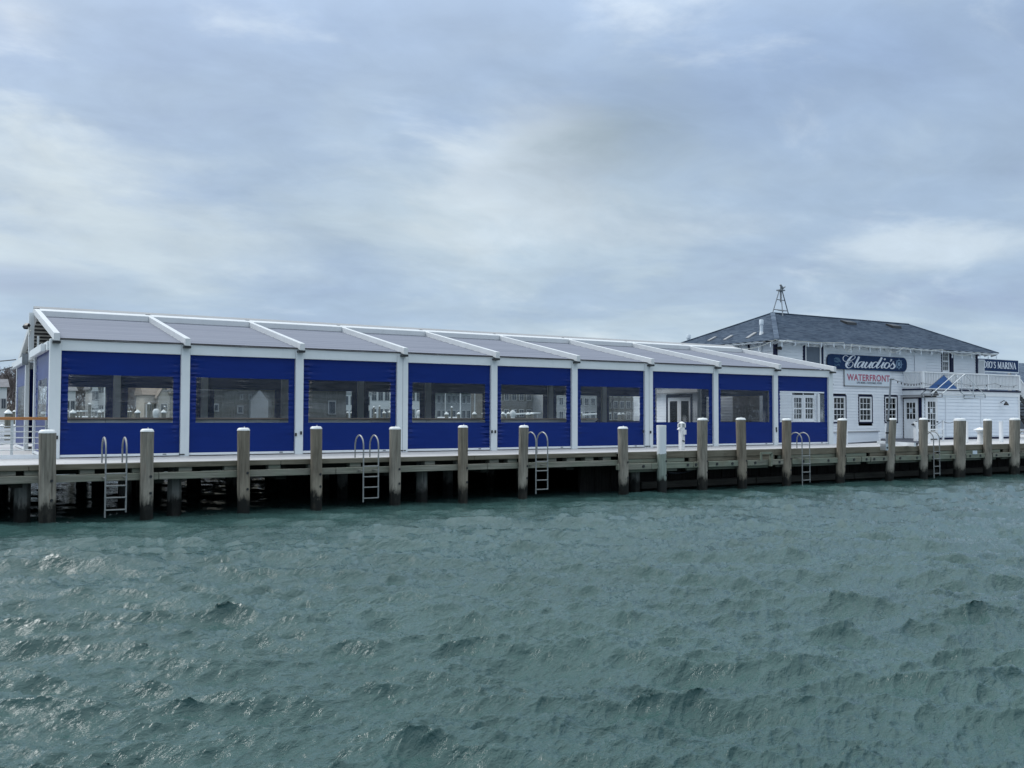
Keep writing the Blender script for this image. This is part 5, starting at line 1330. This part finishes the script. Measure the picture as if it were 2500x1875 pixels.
def marina_sign():
    Y = 8.0; z0, z1 = 5.16, 5.86
    b = float(at(2486, 895, Y=Y)[0]); a = float(at(2345, 890, Y=Y)[0])
    t = thing('marina_sign', 'navy board reading CLAUDIO\'S MARINA in white serif capitals behind the balcony', 'sign', ((a+b)/2, Y, 2))
    m_ = MB(); m_.box(a, b, Y, Y+.1, z0, z1); part('board', m_, navy_sign, t)
    f = MB(); f.box(a-.04, b+.05, Y+.012, Y+.13, z0-.07, z0-.001); f.box(b+.001, b+.06, Y+.012, Y+.13, z0-.001, z1+.03); f.box(a-.04, b, Y+.012, Y+.13, z1+.001, z1+.03); part('board_frame', f, sign_white, t)
    for x in (a+.6, b-.6): q = MB(); q.box(x-.08, x+.08, Y+.131, Y+.28, 3.0, z1-.05); part('sign_post', q, far_grey, t)
    # serif capitals built from strokes: unit cell 0..w wide, 0..1 high
    TK, TN = .17, .07
    def line(x0, y0, x1, y1, w): return [(x0, y0, w), (x1, y1, w)]
    def ser(x, y, w=.34): return line(x-w/2, y, x+w/2, y, .055)
    def arc(cx, cy, rx_, ry_, a0, a1, w0, w1, n=12):
        out = []
        for k in range(n+1):
            an = R(a0+(a1-a0)*k/n); wv = w0+(w1-w0)*abs(math.cos(an)); out.append((cx+rx_*math.cos(an), cy+ry_*math.sin(an), wv))
        return out
    G = {
     'C': (.78, [arc(.42, .5, .34, .46, 45, 315, .07, .17), line(.66, .68, .66, .95, .05)]),
     'L': (.66, [line(.2, .03, .2, .97, TK), ser(.2, .97), line(.06, .03, .6, .03, .06), line(.6, .03, .6, .26, .05)]),
     'A': (.80, [line(.1, .03, .38, .98, TN), line(.38, .98, .68, .03, TK), line(.2, .34, .56, .34, .055), ser(.1, .03, .26), ser(.68, .03, .30)]),
     'U': (.80, [[(.2, .97, TK), (.2, .4, TK), (.25, .1, .13), (.4, .03, .08), (.55, .1, .08), (.62, .4, TN), (.62, .97, TN)], ser(.2, .97), ser(.62, .97, .26)]),
     'D': (.82, [line(.2, .03, .2, .97, TK), arc(.2, .5, .5, .46, 90, -90, .06, .17), ser(.13, .97, .2), ser(.13, .03, .2)]),
     'I': (.42, [line(.2, .03, .2, .97, TK), ser(.2, .97), ser(.2, .03)]),
     'O': (.86, [arc(.42, .5, .33, .46, 0, 360, .07, .17, 20)]),
     "'": (.26, [[(.13, .98, .14), (.11, .72, .05)]]),
     'S': (.62, [[(.5, .80, .06), (.42, .93, .08), (.26, .93, .09), (.14, .78, .14), (.26, .58, .17), (.42, .42, .17), (.52, .22, .14), (.38, .06, .09), (.2, .06, .08), (.1, .22, .06)], line(.52, .74, .52, .96, .05), line(.1, .04, .1, .28, .05)]),
     ' ': (.36, []),
     'M': (1.02, [line(.14, .03, .18, .97, TN), line(.18, .97, .48, .08, TK), line(.48, .08, .78, .97, TN), line(.8, .97, .84, .03, TK), ser(.14, .03, .26), ser(.84, .03, .32), ser(.16, .97, .22), ser(.82, .97, .24)]),
     'R': (.80, [line(.2, .03, .2, .97, TK), arc(.2, .73, .38, .24, 90, -90, .06, .16), line(.36, .48, .7, .03, TK), ser(.15, .97, .24), ser(.2, .03), ser(.72, .03, .2)]),
     'N': (.84, [line(.16, .03, .16, .97, TN), line(.16, .97, .66, .03, TK), line(.66, .03, .66, .97, TN), ser(.16, .03, .26), ser(.13, .97, .24), ser(.66, .97, .26)]),
    }
    txt = "CLAUDIO'S MARINA"; tot = sum(G[c][0] for c in txt)
    # scale so that DIO'S MARINA spans its measured width and ends before the right edge
    xr_ = float(at(2480.4, 900, Y=Y)[0]); xd = float(at(2401.5, 890, Y=Y)[0]); wd = sum(G[c][0] for c in txt[4:]); sx = (xr_-xd)/wd; h = .40; x = xr_-tot*sx; zc = (z0+z1)/2-h/2+.02
    for i, c in enumerate(txt):
        if c != ' ':
            mb = MB()
            for k, s in enumerate(G[c][1]): stroke(mb, s, (lambda u, v, x=x: (x+u*sx, Y-.001, zc+v*h)), .010+.0015*k, 1 if len(s) == 2 else 3)
            part('serif_letter', mb, letter_white, t)
        x += G[c][0]*sx
marina_sign()
def neighbour():
    t = thing('neighbour_building', 'grey roofed building with white rails under the marina sign at far right', 'building', (58, 14, DECK))
    m_ = MB(); m_.box(46.5, 80, 11, 22, DECK-.2, 3.9); part('wall', m_, siding_white, t)
    m_ = MB(); m_.prism([(46.0, 10.4, 3.85), (46.0, 22.6, 3.85), (46.0, 16.5, 6.6)], (35, 0, 0)); part('roof', m_, roof_shingle, t)
    m_ = MB(); m_.box(46.4, 80, 10.96, 10.99, 1.6, 3.3); part('dark_window', m_, far_glass, t)
neighbour()

# ------------------------------------------------------------------ small things on the wharf
def tripod_mast():
    p = at(1906, 764, Y=7.4); t = thing('roof_tripod_mast', 'steel tripod mast with a small cup vane on the roof ridge', 'mast', (p[0], 7.4, 7.48))
    top = at(1906, 709, Y=7.4)
    feet = [at(1884.5, 765, Y=7.4), at(1911.5, 770.5, Y=7.0), at(1927, 770, Y=7.7)]
    for k, q in enumerate(feet):
        tp = Vector(top)+Vector(((-.1, 0, .1)[k], 0, 0)); m_ = MB(); m_.tube([Vector(q)-Vector((0, 0, .1)), tp], .026, 6); part('leg', m_, grey_metal, t)
    for u in (.18, .60):
        for k in range(3):
            a = Vector(feet[k]).lerp(Vector(top), u); b = Vector(feet[(k+1) % 3]).lerp(Vector(top), u); m_ = MB(); m_.tube([a, b], .022, 5); part('brace', m_, grey_metal, t)
    m_ = MB(); m_.bar(Vector(top)-Vector((.18, 0, 0)), Vector(top)+Vector((.18, 0, 0)), .25, .06); part('top_plate', m_, grey_metal, t)
    hi = at(1906.5, 695, Y=7.4); m_ = MB(); m_.tube([top, hi], .035, 6); m_.tube([Vector(hi)+Vector((-.05, 0, 0)), Vector(hi)+Vector((.12, 0, -.18)), Vector(hi)+Vector((.3, 0, -.08))], [.05, .07, .03], 6); part('vane', m_, grey_metal, t)
    m_ = MB(); m_.tube([top, at(1907, 738, Y=7.4)], .05, 6); part('hanging_pipe', m_, grey_metal, t)
tripod_mast()
def pedestal():
    p = at(1664.5, 1098.5, Z=DECK); x, y = float(p[0]), float(p[1]); d = np.dot(p-CAM, _fw); k = d/F_PX
    t = thing('power_pedestal', 'white lighthouse shaped dock power pedestal right of the white painted pile', 'pedestal', (x, y, DECK))
    h = (1098.5-1030)*k; w = 15.5*k/2/1.37
    m_ = MB(); m_.box(x-w, x+w, y-w, y+w, DECK, DECK+h*.80); part('body', m_, boat_white, t, bevel=.01)
    m_ = MB(); m_.prism([(x-w*1.12, y-w*1.12, DECK+h*.935), (x+w*1.12, y-w*1.12, DECK+h*.935), (x+w*1.12, y+w*1.12, DECK+h*.935), (x-w*1.12, y+w*1.12, DECK+h*.935)], (0, 0, .015)); 
    m_.add([(x-w*1.1, y-w*1.1, DECK+h*.951), (x+w*1.1, y-w*1.1, DECK+h*.951), (x+w*1.1, y+w*1.1, DECK+h*.951), (x-w*1.1, y+w*1.1, DECK+h*.951), (x, y, DECK+h*1.02)], [(0, 1, 4), (1, 2, 4), (2, 3, 4), (3, 0, 4)]); part('cap', m_, boat_white, t)
    m_ = MB(); m_.box(x-w*.9, x+w*.9, y-w*.9, y+w*.9, DECK+h*.801, DECK+h*.934); lp = part('lamp_lens', m_, simple('lamp_lens', (0.33, 0.36, 0.36), .2, .15, 20), t)
    for sx in (-1, 1):
        for sy in (-1, 1): q = MB(); q.box(x+sx*w-.02, x+sx*w+.02, y+sy*w-.02, y+sy*w+.02, DECK+h*.801, DECK+h*.934); part('lens_frame', q, boat_white, lp)
    for sgn, zz in ((-1, .74), (1, .62)):
        m_ = MB()
        if sgn < 0: m_.prism([(x-w-.02, y-w*.6, DECK+h*.80), (x-w-.085, y-w*.6, DECK+h*.74), (x-w-.085, y-w*.6, DECK+h*.72), (x-w-.001, y-w*.6, DECK+h*.72)], (0, w*1.2, 0))
        else: m_.box(x-w*.1, x+w*.95, y-w-.07, y-w-.001, DECK+h*.55, DECK+h*.72)
        part('socket_cover', m_, boat_white, t)
    m_ = MB(); m_.tube([(x-.03, y-w-.001, DECK+h*.33), (x-.03, y-w-.06, DECK+h*.33), (x-.03, y-w-.07, DECK+h*.28)], .02, 6); part('tap', m_, dark_metal, t)
    m_ = MB(); m_.box(x+w*.15, x+w*.75, y-w-.012, y-w-.001, DECK+h*.49, DECK+h*.515); part('nameplate', m_, grey_metal, t)
pedestal()
def mushroom():
    p = at(2394, 1084, Z=DECK); x, y = float(p[0]), float(p[1]); k = np.dot(p-CAM, _fw)/F_PX; h = (1084-1042)*k
    t = thing('water_pedestal', 'white mushroom topped dock pedestal partly hidden by a pile', 'pedestal', (x, y, DECK))
    m_ = MB(); m_.lathe(x, y, [(.13, DECK), (.11, DECK+h*.62), (.09, DECK+h*.72)], 14); part('column', m_, boat_white, t)
    m_ = MB(); m_.lathe(x, y, [(.10, DECK+h*.66), (.18, DECK+h*.74), (.19, DECK+h*.77)], 14); part('collar', m_, boat_white, t)
    m_ = MB(); m_.lathe(x, y, [(.27, DECK+h*.80), (.27, DECK+h*.83), (.12, DECK+h*.92), (.05, DECK+h*.96), (.05, DECK+h)], 14); part('hat', m_, boat_white, t)
    m_ = MB(); m_.tube([(x, y-.11, DECK+h*.45), (x, y-.18, DECK+h*.43)], .02, 6); part('tap', m_, grey_metal, t)
mushroom()
for i, (px, yb, yt, wpx, lab) in enumerate(((2067.5, 1085, 1033, 4.5, 'white square post beside the leaning pile at the leftmost sash window'), (2163.5, 1084, 1035, 3, 'white square post behind the pole strapped pile'),
        (2268.3, 1083, 1032, 6.5, 'white square post right of the pile before the glazed doors'), (2361, 1081, 1031, 6, 'white square post right of the stout pile'),
        (2444.5, 1079.5, 1030, 9, 'white square post standing free before the extension wall'))):
    p = at(px, yb, Z=DECK); k = np.dot(p-CAM, _fw)/F_PX; r = wpx*k/2/1.25; h = (yb-yt)*k
    t = thing('white_post', lab, 'post', (p[0], p[1], DECK), 'white square posts on the wharf')
    m_ = MB(); m_.box(p[0]-r, p[0]+r, p[1]-r, p[1]+r, DECK, DECK+h); part('post_sleeve', m_, white_paint, t, bevel=.008)
    m_ = MB(); m_.box(p[0]-r*1.06, p[0]+r*1.06, p[1]-r*1.06, p[1]+r*1.06, DECK+h+.001, DECK+h+.025); part('post_top', m_, white_paint, t)
def ramp_rail():
    t = thing('ramp_railing', 'white ramp railing with chain and posts before the glazed doors', 'railing', (33, 0, DECK))
    a = at(2236, 1082.5, Z=DECK); Y = float(a[1]); 
    p = [(float(at(px, 1050, Y=Y)[0]), Y) for px in (2236, 2302)]
    x0 = p[0][0]; zt_ = float(at(2236, 1030, Y=Y)[2]); m_ = MB(); m_.box(x0-.07, x0+.07, Y-.07, Y+.07, DECK, zt_); part('post', m_, white_paint, t, bevel=.008)
    q2 = at(2302, 1069, Z=DECK+.12); x1, y1 = p[1][0]+.9, Y+2.2
    z2 = float(at(2302, 1026.5, Y=y1)[2]); x1 = float(at(2302, 1040, Y=y1)[0])
    m_ = MB(); m_.box(x1-.035, x1+.035, y1-.035, y1+.035, DECK, z2); part('post', m_, white_paint, t)
    for y0_, yv in ((1049, 1048.5), (1052, 1063)):
        m_ = MB(); m_.bar((x0+.071, Y, at(2240, y0_, Y=Y)[2]), (x1-.036, y1, at(2300, yv, Y=y1)[2]), .05, .06); part('rail', m_, white_paint, t)
    c = [at(2284, 1038.5, Y=y1-.6), at(2293, 1033.5, Y=y1-.3), (x1, y1, z2-.02)]
    m_ = MB(); m_.tube(c, .018, 6); part('chain', m_, grey_metal, t)
    m_ = MB(); m_.tube(sag((x1, y1, z2-.03), at(2330, 1029, Y=y1+.4), .08), .018, 6); part('chain', m_, grey_metal, t)
    p = at(2230, 1036.5, Y=Y); m_ = MB(); m_.tube([p, p+np.array([.1, .12, 0])], .045, 8); part('ring_bolt', m_, dark_metal, t)
ramp_rail()
def ramp():
    t = thing('entrance_ramp', 'low entrance ramp with dark rubber mat and white edge boards', 'ramp', (33, 1, DECK))
    zt_ = DECK+.10
    A = [at(2150, 1070.5, Z=zt_), at(2207, 1069.8, Z=zt_), at(2246, 1070.5, Z=zt_), at(2240, 1081.5, Z=zt_), at(2186, 1080, Z=zt_), at(2150, 1076.5, Z=zt_)]
    A = [(float(min(p[0], 37.9)), float(min(p[1], 3.96)), zt_) for p in A]
    m_ = MB(); m_.prism(A, (0, 0, -(zt_-DECK))); part('mat_surface', m_, dark_mat, t)
    e0, e1 = at(2143, 1078.5, Z=DECK+.09), at(2234, 1084, Z=DECK+.09)
    m_ = MB(); m_.bar((e0[0], e0[1], DECK+.065), (e1[0], e1[1], DECK+.065), .07, .13); part('edge_board', m_, white_paint, t)
    e0, e1 = at(2145, 1072, Z=DECK+.12), at(2165, 1071, Z=DECK+.12)
    # low white panel running towards the door
    q0 = np.array([28.75, .35]); q1 = np.array(at(2145, 1080, Z=DECK)[:2]); 
    h0 = float(at(2070, 1056, Y=q0[1])[2]); h1 = float(at(2143, 1053.5, Y=q1[1])[2])
    m_ = MB(); m_.prism([(q0[0]-.6, q0[1]-.1, DECK), (q1[0], q1[1], DECK), (q1[0], q1[1], h1), (q0[0]-.6, q0[1]-.1, h0)], (0, .06, 0)); part('side_panel', m_, siding_ext, t)
    m_ = MB(); m_.bar((q0[0]-.6, q0[1]-.1, h0+.02), (q1[0], q1[1], h1+.02), .12, .035); part('cap_shadow_strip', m_, far_grey, t)  # grey strip stands for the shadow line along the panel top
    m_ = MB(); m_.prism([(28.4, -.12, DECK+.006), (q1[0]+.2, q1[1]-.3, DECK+.006), (q1[0]+.9, q1[1]-.1, DECK+.10), (q1[0]+.5, q1[1]-.02, DECK+.07), (28.6, .12, DECK+.02)], (0, 0, -.005)); part('ramp_mat', m_, dark_mat, t)
ramp()
def awning():
    Yb = YX-.06
    L_, Rr_, pk = at(2249, 963, Y=Yb), at(2353.7, 966, Y=Yb), at(2303.3, 916, Y=Yb); zf = 3.45
    t = thing('awning_frame', 'bare steel gabled awning frame with one blue canvas end left above the glazed door', 'awning', (float(pk[0]), Yb, zf))
    xs = (float(L_[0]), float(Rr_[0]), float(pk[0])); zp = float(pk[2])
    Yfr = 1.78
    for k, Y in enumerate((Yb, (Yb+Yfr)/2, Yfr)):
        for a, b in (((xs[0], Y, zf), (xs[2], Y, zp)), ((xs[2], Y, zp), (xs[1], Y, zf))):
            m_ = MB(); m_.tube([a, b], .022, 6); part('frame_rafter', m_, steel if k else grey_metal, t)
        m_ = MB(); m_.tube([(xs[0], Y, zf), (xs[0], Y, zf-.16)], .022, 6); part('frame_drop', m_, grey_metal, t)
        m_ = MB(); m_.tube([(xs[1], Y, zf), (xs[1], Y, zf-.16)], .022, 6); part('frame_drop', m_, grey_metal, t)
    m_ = MB(); m_.tube([(xs[2], Yb, zp), (xs[2], Yfr, zp)], .022, 6); part('ridge_bar', m_, steel, t)
    for x in (xs[0], xs[1]):
        for z in (zf, zf-.16): m_ = MB(); m_.tube([(x, Yb, z), (x, Yfr, z)], .02, 6); part('side_bar', m_, grey_metal, t)
    for z in (zf, zf-.16): m_ = MB(); m_.tube([(xs[0], Yfr, z), (xs[1], Yfr, z)], .02, 6); part('front_bar', m_, steel, t)
    for u in (.45, .72): m_ = MB(); x = xs[0]+(xs[1]-xs[0])*u; m_.tube([(x, Yfr, zf), (x, Yfr, zf+(zp-zf)*(1-abs(u-.5)*2))], .018, 6); part('upright', m_, steel, t)
    m_ = MB(); xa = xs[0]+.55; xb = xs[1]-.55
    u = (xa-xs[0])/(xs[2]-xs[0]); zc = zf+(zp-zf)*u
    m_.prism([(xa, Yb-.03, zc), (xb, Yb-.03, zc), (xs[2], Yb-.03, zp-.02)], (0, .015, 0)); part('blue_canvas', m_, awning_blue, t)
    m_ = MB(); m_.bar((xs[0]+.3, Yb-.02, zc-.03), (xb+.1, Yb-.02, zc-.03), .05, .05); part('canvas_bar', m_, white_paint, t)
awning()
def light_pole():
    a = at(2163.5, 1098, Y=-3.42); b = at(2175, 924, Y=-3.35)
    t = thing('light_pole', 'thin grey pole leaning against a pile and carrying the string lights', 'pole', (float(a[0]), -3.42, .8))
    m_ = MB(); m_.tube([a, b], [.045, .032], 8); part('pole', m_, grey_metal, t)
    c = at(2182, 926, Y=-3.35); m_ = MB(); m_.tube([b+np.array([-.06, 0, -.05]), c], .02, 6); part('hook_arm', m_, dark_metal, t)
    for y in (1093, 1057, 1027):
        u = (1098-y)/(1098-924); p = a+(b-a)*u; m_ = MB(); m_.tube([p-np.array([0, 0, .03]), p+np.array([0, 0, .03])], .062, 8); part('strap', m_, dark_metal, t)
    m_ = MB(); m_.box(a[0]-.07, a[0]+.07, -3.46, -3.22, a[2]-.02, a[2]+.22); part('foot_bracket', m_, steel, t)
    return c
pole_tip = light_pole()
def string_lights(name, label, pts, step, mat, bulb_mat, r=.012, drop=.10, br=.035):
    t = thing(name, label, 'string lights', tuple(float(c) for c in pts[0]))
    m_ = MB(); m_.tube(pts, r, 5); part('cable', m_, mat, t)
    acc = 0; prev = Vector(pts[0]); proto = None
    for p in pts[1:]:
        p = Vector(p); acc += (p-prev).length; prev = p
        if acc >= step:
            acc = 0
            if proto is None:
                b = MB(); b.lathe(p.x, p.y, [(.015, p.z), (.018, p.z-drop*.4), (br, p.z-drop*.65), (br*.7, p.z-drop), (.005, p.z-drop*1.05)], 7); proto = part('bulb', b, bulb_mat, t); pp = p.copy()
            else: dup(proto, tuple(p-pp))
pts = []
chain = [pole_tip, at(2250, 934, Y=YX-.15), at(2330, 934, Y=YX-.15), at(2430, 936, Y=YX-.15), at(2484, 940, Y=YX-.15)]
for a, b in zip(chain[:-1], chain[1:]): pts += sag(a, b, .12, 18)[:-1]
string_lights('string_lights', 'dark bulb string lights from the leaning pole along the balcony rail', pts+[Vector(chain[-1])], 1.2, wire_black, dark_metal, .008, .08, .024)
Yw = 3.42; chain = [at(1770, 846, X=28.7), at(1893, 829, Y=Yw), at(1922, 830, Y=Yw), at(2060, 836, Y=Yw), at(2080, 840, Y=Yw), at(2160, 850, Y=Yw), at(2205, 848, Y=Yw), at(2300, 853, Y=Yw), at(2388, 860, Y=Yw), at(2437, 864, Y=Yw)]
ss = (.25, .1, .05, .42, .05, .22, .1, .22, .1, .15); pts = []
for (a, b), s in zip(zip(chain[:-1], chain[1:]), ss): pts += sag(a, b, s, 22)[:-1]
string_lights('string_lights', 'pale string lights swagged under the grey roof eave', pts+[Vector(chain[-1])], .72, wire_pale, sign_white, .014, .22, .03)
wire('mooring_line', 'frayed dark mooring line between the white painted pile and its left neighbour', sag(at(1550, 1134, Y=-2.95), at(1600, 1145, Y=-2.95), .04), .025)
wire('mooring_line', 'slack dark mooring line right of the white painted pile', sag(at(1632, 1153, Y=-2.9), at(1690, 1147, Y=-2.0), .06), .025)
